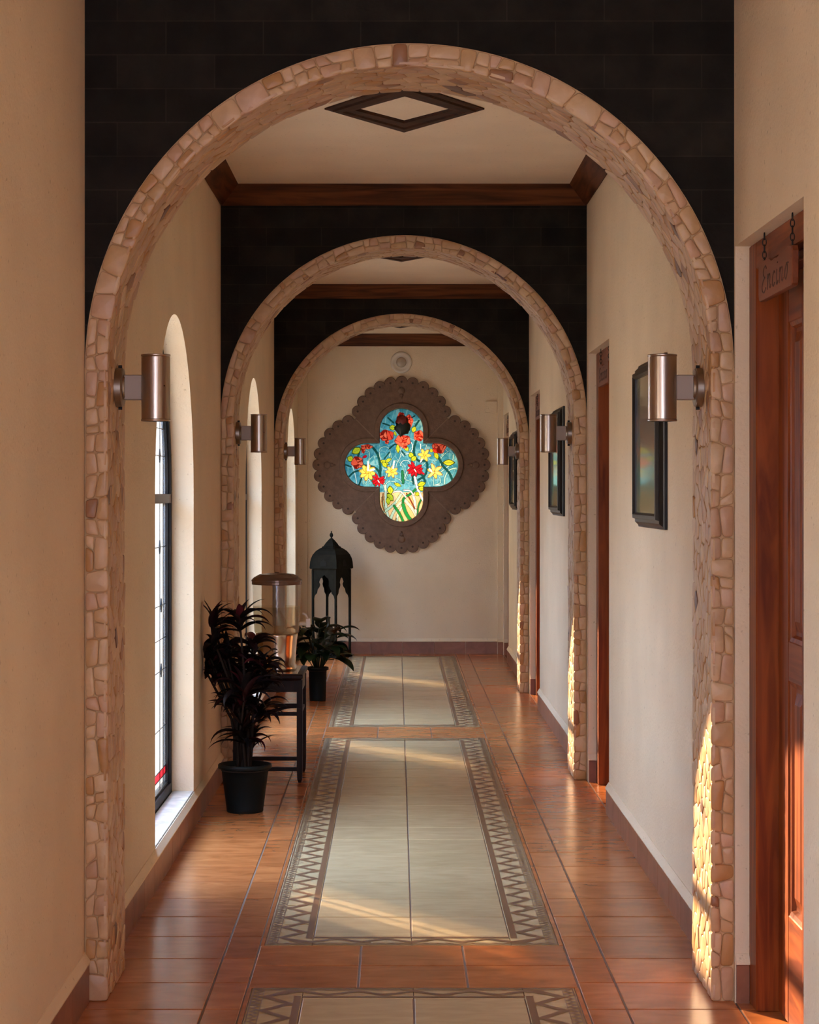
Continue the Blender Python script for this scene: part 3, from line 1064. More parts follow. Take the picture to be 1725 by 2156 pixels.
els[1].position = 1.0; els[1].color = (0.18, 0.17, 0.11, 1)
for p_, c_ in ((0.25, (0.22, 0.19, 0.07)), (0.36, (0.07, 0.17, 0.12)), (0.48, (0.10, 0.18, 0.12)), (0.56, (0.32, 0.15, 0.06)), (0.62, (0.12, 0.13, 0.10)), (0.75, (0.14, 0.10, 0.09)), (0.88, (0.09, 0.10, 0.08))):
    e_ = els.new(p_); e_.color = (*c_, 1)
for e_ in els:
    e_.color = (min(1, e_.color[0] * 1.9), min(1, e_.color[1] * 1.9), min(1, e_.color[2] * 1.7), 1)
L.new(ad.outputs[0], r.inputs[0]); L.new(r.outputs[0], b.inputs['Base Color'])
b.inputs['Roughness'].default_value = 0.12; b.inputs['Coat Weight'].default_value = 0.8; b.inputs['Coat Roughness'].default_value = 0.04
M['painting'] = m

def make_picture():
    root = empty('framed_picture')
    HY_, HZ = 0.43, 0.34
    prof = [(0.0, 0.001), (0.0, 0.012), (0.010, 0.016), (0.022, 0.030), (0.034, 0.031), (0.038, 0.043), (0.052, 0.045), (0.060, 0.034), (0.060, 0.02)]
    f = MB()
    rings = [[(-p_, -HY_ + d, -HZ + d), (-p_, HY_ - d, -HZ + d), (-p_, HY_ - d, HZ - d), (-p_, -HY_ + d, HZ - d)] for d, p_ in prof]
    f.loft(rings, cap=False)
    f.build('frame', M['frame'], root)
    p = MB(); d = 0.058
    p.box(-0.028, -0.001, -HY_ + d, HY_ - d, -HZ + d, HZ - d)
    p.build('painting', M['painting'], root)
    return root
pp = make_picture()
for i, (yc, lab) in enumerate([(8.44, 'nearest black-framed abstract picture, partly behind the right-hand lamp of the nearest arch'),
                               (13.31, 'middle black-framed picture with green and ochre streaks, seen beyond the second door'),
                               (18.10, 'farthest black-framed picture, a thin sliver on the right wall beyond the last arch')]):
    o = pp if i == 0 else copy_tree(pp)
    o.location = (XR, yc, 1.762)
    tag(o, lab, 'picture', 'framed pictures on the right wall')

# ---------------------------------------------------------------- hanging name signs over the doors
def make_sign(width):
    root = empty('door_sign')
    h2 = 0.0575
    hw = width / 2
    top = []
    for k in range(25):
        t = -1 + 2 * k / 24
        z = h2 - 0.012 * (1 - math.exp(-((abs(t) - 0.45) / 0.14) ** 2)) * (abs(t) < 0.45) - 0.003 * abs(math.sin(t * 9))
        top.append((t * (hw - 0.02), z))
    poly = [(-hw + 0.02, -h2), (hw - 0.02, -h2)] + [(hw - 0.006, -h2 + 0.006), (hw, -h2 + 0.02), (hw, h2 - 0.022), (hw - 0.008, h2 - 0.008)]
    poly += [(t, z - 0.001) for t, z in reversed(top)][1:-1] + [(-hw + 0.008, h2 - 0.008), (-hw, h2 - 0.022), (-hw, -h2 + 0.02), (-hw + 0.006, -h2 + 0.006)]
    b = MB()
    def lv(f, x): return [(x, y * f, z * f) for y, z in poly]
    b.loft([lv(0.985, -0.010), lv(1.0, -0.007), lv(1.0, 0.007), lv(0.985, 0.010)])
    board = b.build('board', M['sign'], root)
    # carved writing, read from the far end towards the viewer (-Y)
    strokes = {
        'E': [[(0.9, 0.86), (0.7, 1.0), (0.35, 0.93), (0.25, 0.72), (0.5, 0.56), (0.72, 0.54), (0.4, 0.50), (0.12, 0.25), (0.25, 0.03), (0.6, -0.05), (0.95, 0.12)]],
        'n': [[(0.0, 0.45), (0.15, 0.62), (0.2, 0.5), (0.1, 0.02)], [(0.15, 0.4), (0.5, 0.62), (0.72, 0.5), (0.62, 0.1), (0.8, 0.02), (1.0, 0.15)]],
        'c': [[(0.8, 0.52), (0.5, 0.62), (0.2, 0.4), (0.2, 0.12), (0.5, 0.0), (0.9, 0.14)]],
        'i': [[(0.3, 0.6), (0.25, 0.1), (0.5, 0.0), (0.9, 0.15)], [(0.36, 0.82), (0.4, 0.86)]],
        'o': [[(0.5, 0.62), (0.2, 0.45), (0.15, 0.15), (0.45, 0.0), (0.75, 0.2), (0.78, 0.48), (0.5, 0.62), (0.95, 0.6)]]}
    word = [('E', 1.25), ('n', 1.0), ('c', 0.8), ('i', 0.6), ('n', 1.0), ('o', 0.9)]
    total = sum(w_ for _, w_ in word) + 0.15 * 5
    unit = width * 0.80 / total
    x = -width * 0.40
    for ch, w_ in word:
        t = MB(); letter = None
        for st in strokes[ch]:
            if ch == 'i' and st is strokes[ch][1]:
                letter = t.build('carved_letter', M['engraved'], board); t = MB()
            pts = []
            for u, v in st:
                yy = x + (u * w_ * 0.95 + v * 0.25) * unit
                pts.append((-0.0098, -yy, -0.036 + v * 0.074))
            # smooth
            sm = []
            for k in range(len(pts) - 1):
                for q in range(4):
                    sm.append(Vector(pts[k]).lerp(Vector(pts[k + 1]), q / 4))
            sm.append(Vector(pts[-1]))
            for _ in range(2):
                sm = [sm[0]] + [(sm[k - 1] + sm[k] * 2 + sm[k + 1]) / 4 for k in range(1, len(sm) - 1)] + [sm[-1]]
            t.tube(sm, 0.0022, 6)
        t.build('letter_dot' if letter else 'carved_letter', M['engraved'], letter or board)
        x += (w_ + 0.15) * unit
    for s in (-1, 1):
        c = MB()
        y = s * (hw - 0.045)
        z = h2 - 0.010
        k = 0
        while z < h2 + 0.070:
            pts = []
            for q in range(12):
                a = 2 * PI * q / 12
                u, v = 0.0055 * math.cos(a), 0.0115 * math.sin(a)
                pts.append((u if k % 2 else 0, y + (0 if k % 2 else u), z + 0.0105 + v))
            c.tube(pts, 0.0016, 6, closed=True)
            z += 0.0185
            k += 1
        hook = [(0, y, z + 0.004)] + [(0.0, y + 0.0001 + 0.012 * math.sin(a), z + 0.013 - 0.010 * math.cos(a)) for a in [q * 0.5 - 2.2 for q in range(9)]]
        c.tube(hook[1:], 0.0016, 6)
        c.tube([(0, y + 0.0002, z + 0.003), (0.02, y, z + 0.006)], 0.0016, 6)
        c.build('hanging_chain', M['dark_metal'], root)
    return root
sg = make_sign(0.52)
for i, (yc, lab) in enumerate([(5.86, 'nearest carved wooden name sign hanging on two chains over the closest door'),
                               (10.72, 'carved wooden sign on chains over the second door, between the nearest and middle arches'),
                               (15.67, 'carved wooden sign on chains over the third door, seen through the middle arch'),
                               (19.86, 'farthest wooden door sign on chains, a tiny sliver near the end wall')]):
    o = sg if i == 0 else copy_tree(sg)
    o.location = (XR + 0.030, yc, 2.178)
    tag(o, lab, 'sign', 'wooden name signs hanging over the doors')

# ---------------------------------------------------------------- end wall: carved surround, window, fittings
sur = tag(empty('carved_window_surround', (QX, YEND, QZ)), 'large scalloped brown carved stone surround in four lobes around the flowered window', 'carved surround')
LR, LC = 0.46, 0.35
k_ = (2 * LC + math.sqrt(4 * LC * LC + 8 * (LR * LR - LC * LC))) / 4
a0_ = math.atan2(k_ - LC, k_)
for k in range(4):
    m_ = MB()
    g = 0.0012
    outer = arc(0, LC, LR, a0_, PI - a0_, 40)
    poly = [(-G_, G_)] + arc(0, GC, G_, PI, 0, 24) + [(G_, G_)] + outer
    poly = [rot2((p[0], p[1] + g), k) for p in poly]
    m_.prism(poly, -0.030, 0.0, XZ)
    # raised inner band
    inn = arc(0, GC, G_, PI, 0, 30)
    out = arc(0, GC, G_ + 0.052, PI, 0, 30)
    inn = [(-G_, G_ + 0.003)] + inn + [(G_, G_ + 0.003)]
    out = [(-G_ - 0.05, G_ + 0.053)] + out + [(G_ + 0.05, G_ + 0.053)]
    rings = []
    for f, d in ((0.0, -0.029), (0.08, -0.046), (0.85, -0.046), (1.0, -0.036), (1.0, -0.029)):
        rings.append([(rot2((a[0] + (b_[0] - a[0]) * f, a[1] + (b_[1] - a[1]) * f), k)) + (d,) for a, b_ in zip(inn, out)])
    rings = [[(x, d, z) for x, z, d in r] for r in rings]
    m_.loft(rings, cap=False, closed=False)
    lob = m_.build('carved_lobe', M['carved'], sur)
    # carved drop ornament
    o1 = MB()
    cx, cz = rot2((0, 0.715), k)
    for (du, dv, r_) in ((0, 0.01, 0.036), (0, -0.035, 0.02), (0, -0.062, 0.010)):
        x, z = rot2((du, 0.715 + dv), k)
        ringz = [[(x + r_ * math.cos(t) * f, -0.030 - h, z + r_ * math.sin(t) * f) for t in [2 * PI * q / 16 for q in range(16)]] for f, h in ((1, 0), (0.85, 0.008), (0.5, 0.013), (0.1, 0.014))]
        o1.loft(ringz, smooth=True)
    o1.build('carved_drop', M['carved'] if k != 0 else M['carved'], lob)
    # scallops with dark discs painted as the shade of drilled holes
    for q in range(11):
        a = math.radians(21.8 + (158.2 - 21.8) * q / 10)
        x, z = rot2((LR * math.cos(a), LC + LR * math.sin(a)), k)
        s = MB()
        dd = -0.0225 - 0.0006 * (q % 2)
        R_ = 0.058
        s.loft([[(x + R_ * f * math.cos(t), d, z + R_ * f * math.sin(t)) for t in [2 * PI * i / 28 for i in range(28)]] for f, d in ((1, -0.001), (1, dd + 0.004), (0.93, dd - 0.008), (0.2, dd - 0.009))])
        sco = s.build('scallop', M['carved'], lob)
        s = MB()
        s.loft([[(x + 0.0105 * math.cos(t), d, z + 0.0105 * math.sin(t)) for t in [2 * PI * i / 12 for i in range(12)]] for d in (dd - 0.006, dd - 0.0105)])
        s.build('hole_shade_dot', M['hole_shade'], sco)

GLASS_D = 0.110
# stained glass: colours of the glass pieces are laid out on a fine sheet
def G(x, y):   # drawing coordinates -> metres from the window centre
    return ((x / 6.9 + 720 - 845.5) / 215.3, -((y / 6.9 + 860) - 979.5) / 215.3)
st = 0.0032
us = np.arange(-0.566, 0.566, st); nu = len(us)
U, V = np.meshgrid(us, us)
col = np.zeros((nu, nu, 3))
rs = np.random.RandomState(3)
def nzf(freq, seed):
    r_ = np.random.RandomState(seed)
    out = np.zeros_like(U)
    for _ in range(14):
        kx, ky = r_.normal(0, freq, 2)
        out += np.sin(kx * U + ky * V + r_.uniform(0, 6.3))
    return out / 14 ** 0.5
base = np.array([0.035, 0.235, 0.315]); lite = np.array([0.14, 0.50, 0.55])
t = np.clip(0.30 + 0.28 * nzf(40, 1) + 0.18 * nzf(110, 2), 0, 1)
t = np.clip(t + np.clip((-V - 0.02) * 1.6, 0, 0.35), 0, 1)
col[:] = base + (lite - base) * t[..., None]
# amber ground of the lower lobe
lo = V < G(0, 1222)[1]
am = np.array([0.95, 0.56, 0.20]); am2 = np.array([0.98, 0.70, 0.36])
tt = np.clip(0.5 + 0.4 * nzf(60, 5), 0, 1)
col[lo] = (am + (am2 - am) * tt[..., None])[lo]
def inpoly(pts):
    x = np.array([p[0] for p in pts]); y = np.array([p[1] for p in pts])
    ins = np.zeros(U.shape, bool)
    j = len(pts) - 1
    for i in range(len(pts)):
        c_ = ((y[i] > V) != (y[j] > V)) & (U < (x[j] - x[i]) * (V - y[i]) / (y[j] - y[i] + 1e-12) + x[i])
        ins ^= c_
        j = i
    return ins
def paint(mask, c, a=1.0):
    c = np.array(c)
    col[mask] = col[mask] * (1 - a) + c * a
def dseg(p, q):
    px, py = p; qx, qy = q
    dx, dy = qx - px, qy - py
    L2 = dx * dx + dy * dy + 1e-12
    tt_ = np.clip(((U - px) * dx + (V - py) * dy) / L2, 0, 1)
    return np.hypot(U - px - tt_ * dx, V - py - tt_ * dy)
def smooth(pts, n=5):
    P_ = [pts[0]] + list(pts) + [pts[-1]]
    out = []
    for i in range(1, len(P_) - 2):
        p0, p1, p2, p3 = P_[i - 1], P_[i], P_[i + 1], P_[i + 2]
        for k in range(n):
            t_ = k / n
            out.append(tuple(0.5 * ((2 * p1[a]) + (-p0[a] + p2[a]) * t_ + (2 * p0[a] - 5 * p1[a] + 4 * p2[a] - p3[a]) * t_ ** 2 + (-p0[a] + 3 * p1[a] - 3 * p2[a] + p3[a]) * t_ ** 3) for a in (0, 1)))
    out.append(P_[-1])
    return out
LEAD = (0.008, 0.012, 0.012)
def stroke(pts, w_, c, edge=None, raw=False):
    q = smooth([p if raw else G(*p) for p in pts])
    d = np.full(U.shape, 9.0)
    for a, b_ in zip(q, q[1:]):
        d = np.minimum(d, dseg(a, b_))
    w_ = w_ / 6.9 / 215.3 / 2
    if edge is not None:
        paint(d < w_ + 0.0036, edge, 0.95)
    paint(d < w_, c)
def petal(cx, cy, ang, ln, wd, c, edge=None):
    """ellipse-like petal from centre outwards, drawing units"""
    pts = []
    ca, sa = math.cos(ang), math.sin(ang)
    for k in range(16):
        t_ = 2 * PI * k / 16
        a = ln / 2 + ln / 2 * math.cos(t_)
        b_ = wd / 2 * math.sin(t_)
        pts.append(G(cx + a * ca - b_ * sa, cy + a * sa + b_ * ca))
    if edge is not None:
        mx_ = sum(p[0] for p in pts) / 16; my_ = sum(p[1] for p in pts) / 16
        paint(inpoly([(mx_ + (p[0] - mx_) * 1.24, my_ + (p[1] - my_) * 1.24) for p in pts]), edge, 0.92)
    paint(inpoly(pts), c)
# pale crackle of thin lead and light between the blue pieces
cellp = [(rs.uniform(-0.56, 0.56), rs.uniform(-0.30, 0.56)) for _ in range(150)]
d1 = np.full(U.shape, 9.0); d2 = np.full(U.shape, 9.0)
for cx, cy in cellp:
    d = np.hypot(U - cx, (V - cy) * 0.6)
    nd2 = np.minimum(d2, np.maximum(d, d1)); d1 = np.minimum(d1, d); d2 = nd2
paint(((d2 - d1) < 0.0035) & ~lo, (0.34, 0.66, 0.66), 0.5)
PALE, WHITE, GRN, DKG, YG = (0.42, 0.74, 0.62), (0.9, 1.0, 0.95), (0.02, 0.20, 0.07), (0.008, 0.085, 0.07), (0.55, 0.66, 0.03)
# pale curling stems
for pts, w_ in [
    ([(150, 830), (175, 900), (200, 1000), (215, 1090)], 18), ([(540, 640), (560, 580), (640, 560), (700, 610), (690, 700)], 14),
    ([(545, 640), (560, 740), (600, 820)], 10), ([(330, 600), (400, 640), (390, 760)], 12), ([(470, 990), (560, 1010), (600, 1080), (625, 1200)], 18),
    ([(640, 1100), (700, 1060), (790, 1080), (800, 1150), (750, 1200)], 16), ([(770, 760), (840, 790), (900, 900), (905, 1040)], 10),
    ([(850, 830), (880, 770), (960, 760), (1010, 820)], 12), ([(1030, 790), (980, 850), (930, 960), (900, 1060)], 20), ([(920, 1040), (960, 960), (1010, 860)], 10),
    ([(1010, 500), (1030, 560), (1000, 640), (920, 670)], 16), ([(1480, 640), (1440, 740), (1430, 860)], 14), ([(1590, 600), (1500, 660), (1440, 720), (1330, 780)], 10),
    ([(1620, 680), (1600, 790), (1500, 880), (1430, 930)], 18), ([(1660, 870), (1560, 900), (1500, 1000), (1490, 1100)], 22),
    ([(1420, 1000), (1430, 1080), (1340, 1120)], 14), ([(1330, 1000), (1335, 1120)], 12), ([(1240, 760), (1170, 830), (1130, 850)], 12),
    ([(930, 1040), (1040, 1080), (1100, 1140)], 12), ([(770, 1010), (840, 1040), (890, 1110)], 12), ([(400, 1010), (395, 1100)], 10),
    ([(340, 1100), (380, 1040), (440, 990)], 10), ([(640, 1000), (650, 900), (600, 880)], 12), ([(300, 940), (310, 1100)], 12),
    ([(800, 640), (830, 560), (860, 640), (900, 700)], 12), ([(1090, 700), (1060, 850), (1070, 900)], 12), ([(1250, 480), (1220, 600), (1260, 680)], 10),
    ([(700, 620), (720, 740), (700, 840)], 8), ([(860, 560), (850, 700), (800, 800), (780, 880)], 8), ([(1480, 560), (1540, 640)], 8),
    ([(1120, 1100), (1180, 1000), (1260, 960)], 10), ([(650, 960), (620, 1060), (640, 1190)], 12)]:
    stroke(pts, w_ * 0.8, PALE if rs.rand() < 0.6 else (0.62, 0.86, 0.80), (0.01, 0.13, 0.16))
# dark green stems
for pts, w_ in [
    ([(440, 560), (510, 650), (545, 760), (560, 870), (555, 960)], 24), ([(330, 830), (450, 850), (530, 910), (560, 1000)], 22),
    ([(100, 1000), (170, 930), (260, 905)], 14), ([(250, 640), (240, 720), (300, 800)], 20), ([(50, 820), (130, 850)], 12),
    ([(1075, 480), (1045, 620), (1080, 730), (1150, 780)], 24), ([(1150, 760), (1230, 780), (1240, 880), (1200, 980), (1110, 1040)], 22),
    ([(1360, 650), (1420, 740), (1480, 850), (1560, 940), (1610, 1050)], 26), ([(1030, 1050), (1040, 980), (1150, 960), (1210, 1060)], 22),
    ([(690, 590), (760, 530), (800, 530)], 12), ([(690, 640), (620, 730)], 10), ([(870, 620), (920, 680)], 10), ([(250, 1110), (300, 980)], 14),
    ([(1040, 1100), (1030, 1000)], 14), ([(600, 220), (690, 250)], 12), ([(670, 140), (750, 210)], 14), ([(1120, 180), (1060, 270)], 16), ([(1060, 110), (1000, 150)], 10)]:
    stroke(pts, w_, DKG, (0.01, 0.03, 0.03))
stroke([(880, 920), (885, 1000), (890, 1080)], 34, GRN, LEAD)
stroke([(430, 1030), (460, 1080), (480, 1115)], 26, GRN, LEAD)
# lower lobe: sweeping blades
for pts, w_, c in [
    ([(590, 1300), (600, 1400), (640, 1500), (690, 1600)], 26, (0.42, 0.55, 0.28)), ([(630, 1120), (640, 1300), (645, 1450), (680, 1600)], 30, (0.60, 0.78, 0.58)),
    ([(860, 1250), (780, 1370), (690, 1450), (620, 1500)], 34, (0.50, 0.72, 0.48)), ([(880, 1350), (800, 1430), (740, 1530), (710, 1610)], 34, (0.60, 0.80, 0.52)),
    ([(870, 1440), (830, 1510), (800, 1600), (810, 1670)], 30, (0.66, 0.84, 0.58)), ([(760, 1420), (830, 1520), (880, 1620), (910, 1690)], 34, (0.02, 0.26, 0.05)),
    ([(900, 1320), (1000, 1430), (1060, 1520), (1090, 1600)], 40, (0.62, 0.80, 0.56)), ([(1020, 1230), (1060, 1350), (1060, 1450), (1100, 1560)], 34, (0.66, 0.84, 0.70)),
    ([(940, 1240), (1000, 1340), (1060, 1460)], 12, (0.30, 0.04, 0.02)), ([(1150, 1330), (1110, 1430), (1100, 1560)], 22, (0.02, 0.22, 0.06)),
    ([(1070, 1180), (990, 1250), (900, 1310), (890, 1400), (930, 1520), (1030, 1640)], 30, (0.015, 0.24, 0.05)),
    ([(890, 1400), (930, 1520), (1000, 1630)], 48, (0.02, 0.30, 0.06)), ([(740, 1220), (850, 1210), (930, 1290)], 20, (0.80, 0.92, 0.72)),
    ([(900, 1190), (990, 1200), (1040, 1260)], 18, (0.85, 0.95, 0.85)), ([(1060, 1000), (1090, 1130), (1140, 1260), (1200, 1370)], 30, WHITE),
    ([(1180, 1190), (1190, 1290)], 10, (0.5, 0.12, 0.02)), ([(600, 1240), (590, 1400), (620, 1500)], 8, (0.4, 0.1, 0.02)), ([(790, 1600), (770, 1680)], 10, (0.5, 0.3, 0.1)), ([(960, 1620), (980, 1680)], 10, (0.5, 0.3, 0.1))]:
    stroke(pts, w_, c, (0.10, 0.05, 0.015))
# leaves
def leaf(cx, cy, ang, ln, wd, c=YG):
    ca, sa = math.cos(ang), math.sin(ang)
    for f, cc_ in ((1.25, (0.05, 0.07, 0.01)), (1.0, c)):
        pts = []
        for sgn in (1, -1):
            for k in range(9):
                q_ = k / 9 if sgn > 0 else 1 - k / 9
                a = ln * (0.5 + (q_ - 0.5) * (f * 0.94))
                b_ = sgn * wd * 0.55 * f * math.sin(PI * q_) ** 0.9
                pts.append(G(cx + a * ca - b_ * sa, cy + a * sa + b_ * ca))
        paint(inpoly(pts), cc_)
    stroke([(cx + ln * 0.1 * ca, cy + ln * 0.1 * sa), (cx + ln * 0.9 * ca, cy + ln * 0.9 * sa)], 4, (0.20, 0.26, 0.02))
for a in [(690, 285, -0.1, 95, 60), (1030, 350, -1.2, 90, 55), (790, 420, 1.6, 0, 0), (810, 520, 1.5, 130, 45), (910, 540, 1.0, 100, 50), (760, 330, 1.2, 80, 30),
          (560, 760, 0.45, 130, 60), (590, 780, 0.9, 100, 50), (630, 780, -0.5, 100, 40), (990, 640, 1.2, 90, 60), (1010, 760, -0.7, 90, 60), (1470, 790, 0.0, 165, 70),
          (1350, 630, 1.2, 120, 50), (1270, 610, 0.2, 60, 40), (700, 1130, 1.5, 120, 70), (660, 1240, 0.9, 130, 70), (670, 1290, 1.5, 110, 50), (1100, 1120, -0.3, 120, 60),
          (1110, 1160, 0.1, 100, 60), (1070, 1220, 0.8, 70, 50), (760, 1090, 0.4, 110, 40), (80, 720, 0.3, 90, 70), (150, 650, -0.5, 140, 80)]:
    if a[3]: leaf(*a)
# roses
rr_ = random.Random(8)
def rose(cx, cy, rx, ry, c1, c2, n=9):
    pts = []
    for k in range(26):
        t_ = 2 * PI * k / 26
        q = 1 + 0.08 * math.sin(5 * t_ + cx)
        pts.append((cx + rx * q * math.cos(t_), cy + ry * q * math.sin(t_)))
    paint(inpoly([G(cx + (p[0] - cx) * 1.09, cy + (p[1] - cy) * 1.09) for p in pts]), (0.25, 0.01, 0.005), 0.9)
    msk = inpoly([G(*p) for p in pts])
    sites = [(cx + rr_.uniform(-0.8, 0.8) * rx, cy + rr_.uniform(-0.8, 0.8) * ry) for _ in range(n)]
    e1 = np.full(U.shape, 9.0); e2 = np.full(U.shape, 9.0); idx = np.zeros(U.shape, int)
    for i_, s_ in enumerate(sites):
        gx, gy = G(*s_)
        d = np.hypot(U - gx, V - gy)
        idx[d < e1] = i_
        nd2 = np.minimum(e2, np.maximum(d, e1)); e1 = np.minimum(e1, d); e2 = nd2
    for i_ in range(n):
        f = rr_.random()
        paint(msk & (idx == i_), tuple(c1[k] * f + c2[k] * (1 - f) for k in range(3)))
    paint(msk & ((e2 - e1) < 0.0048), (0.22, 0.006, 0.004), 0.95)
OR, RD = (1.0, 0.20, 0.10), (0.85, 0.045, 0.02)
for a in [(645, 395, 105, 75), (885, 470, 108, 80), (1120, 400, 75, 72), (860, 120, 50, 60), (970, 190, 60, 90), (1410, 570, 95, 85), (225, 790, 82, 85), (360, 560, 80, 34), (310, 610, 28, 44), (655, 490, 30, 28), (910, 560, 40, 26)]:
    rose(*a, OR, RD)
# daffodils
def daff(cx, cy, r_, n=6, a0=0.3, c=(1.0, 0.76, 0.12)):
    for k in range(n):
        petal(cx, cy, a0 + 2 * PI * k / n, r_, r_ * 0.46, c, (0.30, 0.12, 0.01))
    petal(cx - r_ * 0.16, cy, 0, r_ * 0.32, r_ * 0.3, (1.0, 0.66, 0.06), (0.30, 0.12, 0.01))
daff(1200, 680, 92, 6, 0.1); daff(370, 930, 118, 8, 0.2); daff(725, 920, 88, 7, 0.4); daff(1345, 920, 100, 6, 0.3)
for a in (-1.9, -0.6, 0.4, 2.4): petal(1345, 920, a, 120, 40, (1.0, 0.82, 0.2), (0.3, 0.12, 0.01))
stroke([(380, 900), (380, 780)], 24, WHITE, (0.3, 0.4, 0.4)); stroke([(745, 870), (760, 770)], 20, WHITE, (0.3, 0.4, 0.4)); stroke([(1145, 780), (1165, 740)], 20, WHITE)
stroke([(1145, 520), (1145, 590)], 10, WHITE)
petal(400, 905, -0.25, 90, 30, WHITE); petal(1265, 870, 0.9, 80, 24, WHITE); petal(1350, 1115, 0, 80, 16, (0.8, 0.95, 0.7))
# red tulips
for (cx, cy, sx) in ((1060, 880, 1.0), (530, 1040, 0.85)):
    for a in (-2.6, -2.0, 2.9, 0.0, 0.35, 0.7, 1.4, 2.0, 2.5, -0.5):
        petal(cx, cy, a, 110 * sx, 42 * sx, (0.52, 0.012, 0.02), (0.12, 0.0, 0.0))
    petal(cx - 10, cy, 1.0, 60 * sx, 12, WHITE)
petal(1150, 930, 0.5, 60, 30, (0.5, 0.01, 0.02)); petal(305, 715, -0.4, 60, 34, (0.6, 0.01, 0.03), (0.1, 0, 0))
#
# build the sheet
inside = ((np.abs(U) <= G_ + 0.006) & (np.abs(V) <= GC)) | ((np.abs(V) <= G_ + 0.006) & (np.abs(U) <= GC))
for k in range(4):
    cx, cz = rot2((0, GC), k)
    inside |= np.hypot(U - cx, V - cz) <= G_ + 0.006
ids = -np.ones((nu, nu), int)
ids[inside] = np.arange(inside.sum())
vx = [(float(a), 0.0, float(b_)) for a, b_ in zip(U[inside], V[inside])]
fc = []
I = ids
q = (I[:-1, :-1] >= 0) & (I[:-1, 1:] >= 0) & (I[1:, 1:] >= 0) & (I[1:, :-1] >= 0)
for r0, c0 in zip(*np.nonzero(q)):
    fc.append((int(I[r0, c0]), int(I[r0, c0 + 1]), int(I[r0 + 1, c0 + 1]), int(I[r0 + 1, c0])))
qr = tag(empty('window_5', (QX, YEND + 0.035, QZ)), kind='structure')
me = bpy.data.meshes.new('stained_glass')
me.from_pydata(vx, [], fc)
at = me.color_attributes.new('glass_colour', 'FLOAT_COLOR', 'POINT')
cc = np.ones((len(vx), 4), np.float32); cc[:, :3] = col[inside]
at.data.foreach_set('color', cc.ravel())
me.update()
m = bpy.data.materials.new('stained_glass'); m.use_nodes = True
nt = m.node_tree; N, L = nt.nodes, nt.links
N.remove(N['Principled BSDF'])
va = N.new('ShaderNodeVertexColor'); va.layer_name = 'glass_colour'
ta = N.new('ShaderNodeBsdfTranslucent'); tb = N.new('ShaderNodeBsdfTransparent'); mx = N.new('ShaderNodeMixShader'); mx.inputs[0].default_value = 0.12
dn = N.new('ShaderNodeMix'); dn.data_type = 'RGBA'; dn.blend_type = 'MULTIPLY'; dn.inputs[0].default_value = 1.0
dn.inputs[7].default_value = (GLASS_D * 1.1, GLASS_D * 0.80, GLASS_D * 0.56, 1)   # the density of the old glass
L.new(va.outputs[0], dn.inputs[6]); L.new(dn.outputs[2], ta.inputs[0]); L.new(dn.outputs[2], tb.inputs[0]); L.new(ta.outputs[0], mx.inputs[1]); L.new(tb.outputs[0], mx.inputs[2])
L.new(mx.outputs[0], N['Material Output'].inputs[0])
me.materials.append(m)
o = bpy.data.objects.new('stained_glass', me); C.objects.link(o); o.parent = qr
# black lead edge around the glass
m_ = MB()
pts = []
for k in range(4):
    pts += [rot2(p, k) for p in lobe_inner()[1:-1]] + [rot2((G_, G_), k)]
m_.tube([(x, -0.003, z) for x, z in pts], 0.0035, 6, closed=True)
m_.build('lead_edge', M['dark_metal'], qr)

# small dark ornament hanging in front of the upper lobe
hp = P(848, 895, YEND - 0.05)
orn = tag(empty('hanging_ornament', hp), 'small dark red and green flower ornament hanging in front of the flowered window', 'ornament')
m_ = MB()
def blob(mb_, c, rx, ry, rz, seed, amp=0.12):
    rings = []
    for i in range(13):
        a = PI * i / 12
        ring = []
        for k in range(20):
            t_ = 2 * PI * k / 20
            d = Vector((math.sin(a) * math.cos(t_), math.sin(a) * math.sin(t_), math.cos(a)))
            f = 1 + amp * mnoise.noise(d * 2.4 + Vector((seed, 0, 0)))
            ring.append((c[0] + rx * d.x * f, c[1] + ry * d.y * f, c[2] + rz * d.z * f))
        rings.append(ring)
    mb_.loft(rings, smooth=True)
blob(m_, (0.0, 0, -0.022), 0.073, 0.035, 0.080, 3, 0.3)
m_.build('leaf_cluster', M['ornament_green'], orn)
m_ = MB()
blob(m_, (-0.008, -0.004, 0.040), 0.058, 0.035, 0.056, 9, 0.3)
m_.build('flower_head', M['ornament_red'], orn)
m_ = MB(); m_.tube([(0, 0, 0.095), (0, 0.01, 0.20), (0, 0.045, 0.30)], 0.0015, 6)
m_.build('wire', M['dark_metal'], orn)

# round fitting and square box on the end wall
det = tag(empty('round_wall_fitting', (QX - 0.002, YEND, CZ + (HY - 763) / 215.7)), 'round off-white wall fitting with a clear dome, above the carved surround', 'wall fitting')
m_ = MB()
def dish(mb_, prof, seg=40):
    mb_.loft([[(r_ * math.cos(2 * PI * i / seg), -d, r_ * math.sin(2 * PI * i / seg)) for i in range(seg)] for r_, d in prof], smooth=True)
dish(m_, [(0.106, 0.0), (0.106, 0.010), (0.098, 0.016), (0.082, 0.018), (0.076, 0.012), (0.060, 0.011), (0.004, 0.011)])
m_.build('rim_plate', M['white_plastic'], det)
m_ = MB()
dish(m_, [(0.050, 0.0115), (0.048, 0.026), (0.038, 0.038), (0.020, 0.045), (0.003, 0.047)])
m_.build('dome', simple('dome_plastic', (0.45, 0.38, 0.29), 0.08, coat=0.8), det)
bx_ = tag(empty('junction_box', (0.925, YEND, CZ + (HY - 857) / 215.7)), 'small square off-white box at the upper right of the end wall', 'wall box')
m_ = MB(); m_.bbox(-0.058, 0.058, -0.028, 0.0, -0.056, 0.056, 0.004); m_.build('cover', M['plaster'], bx_)

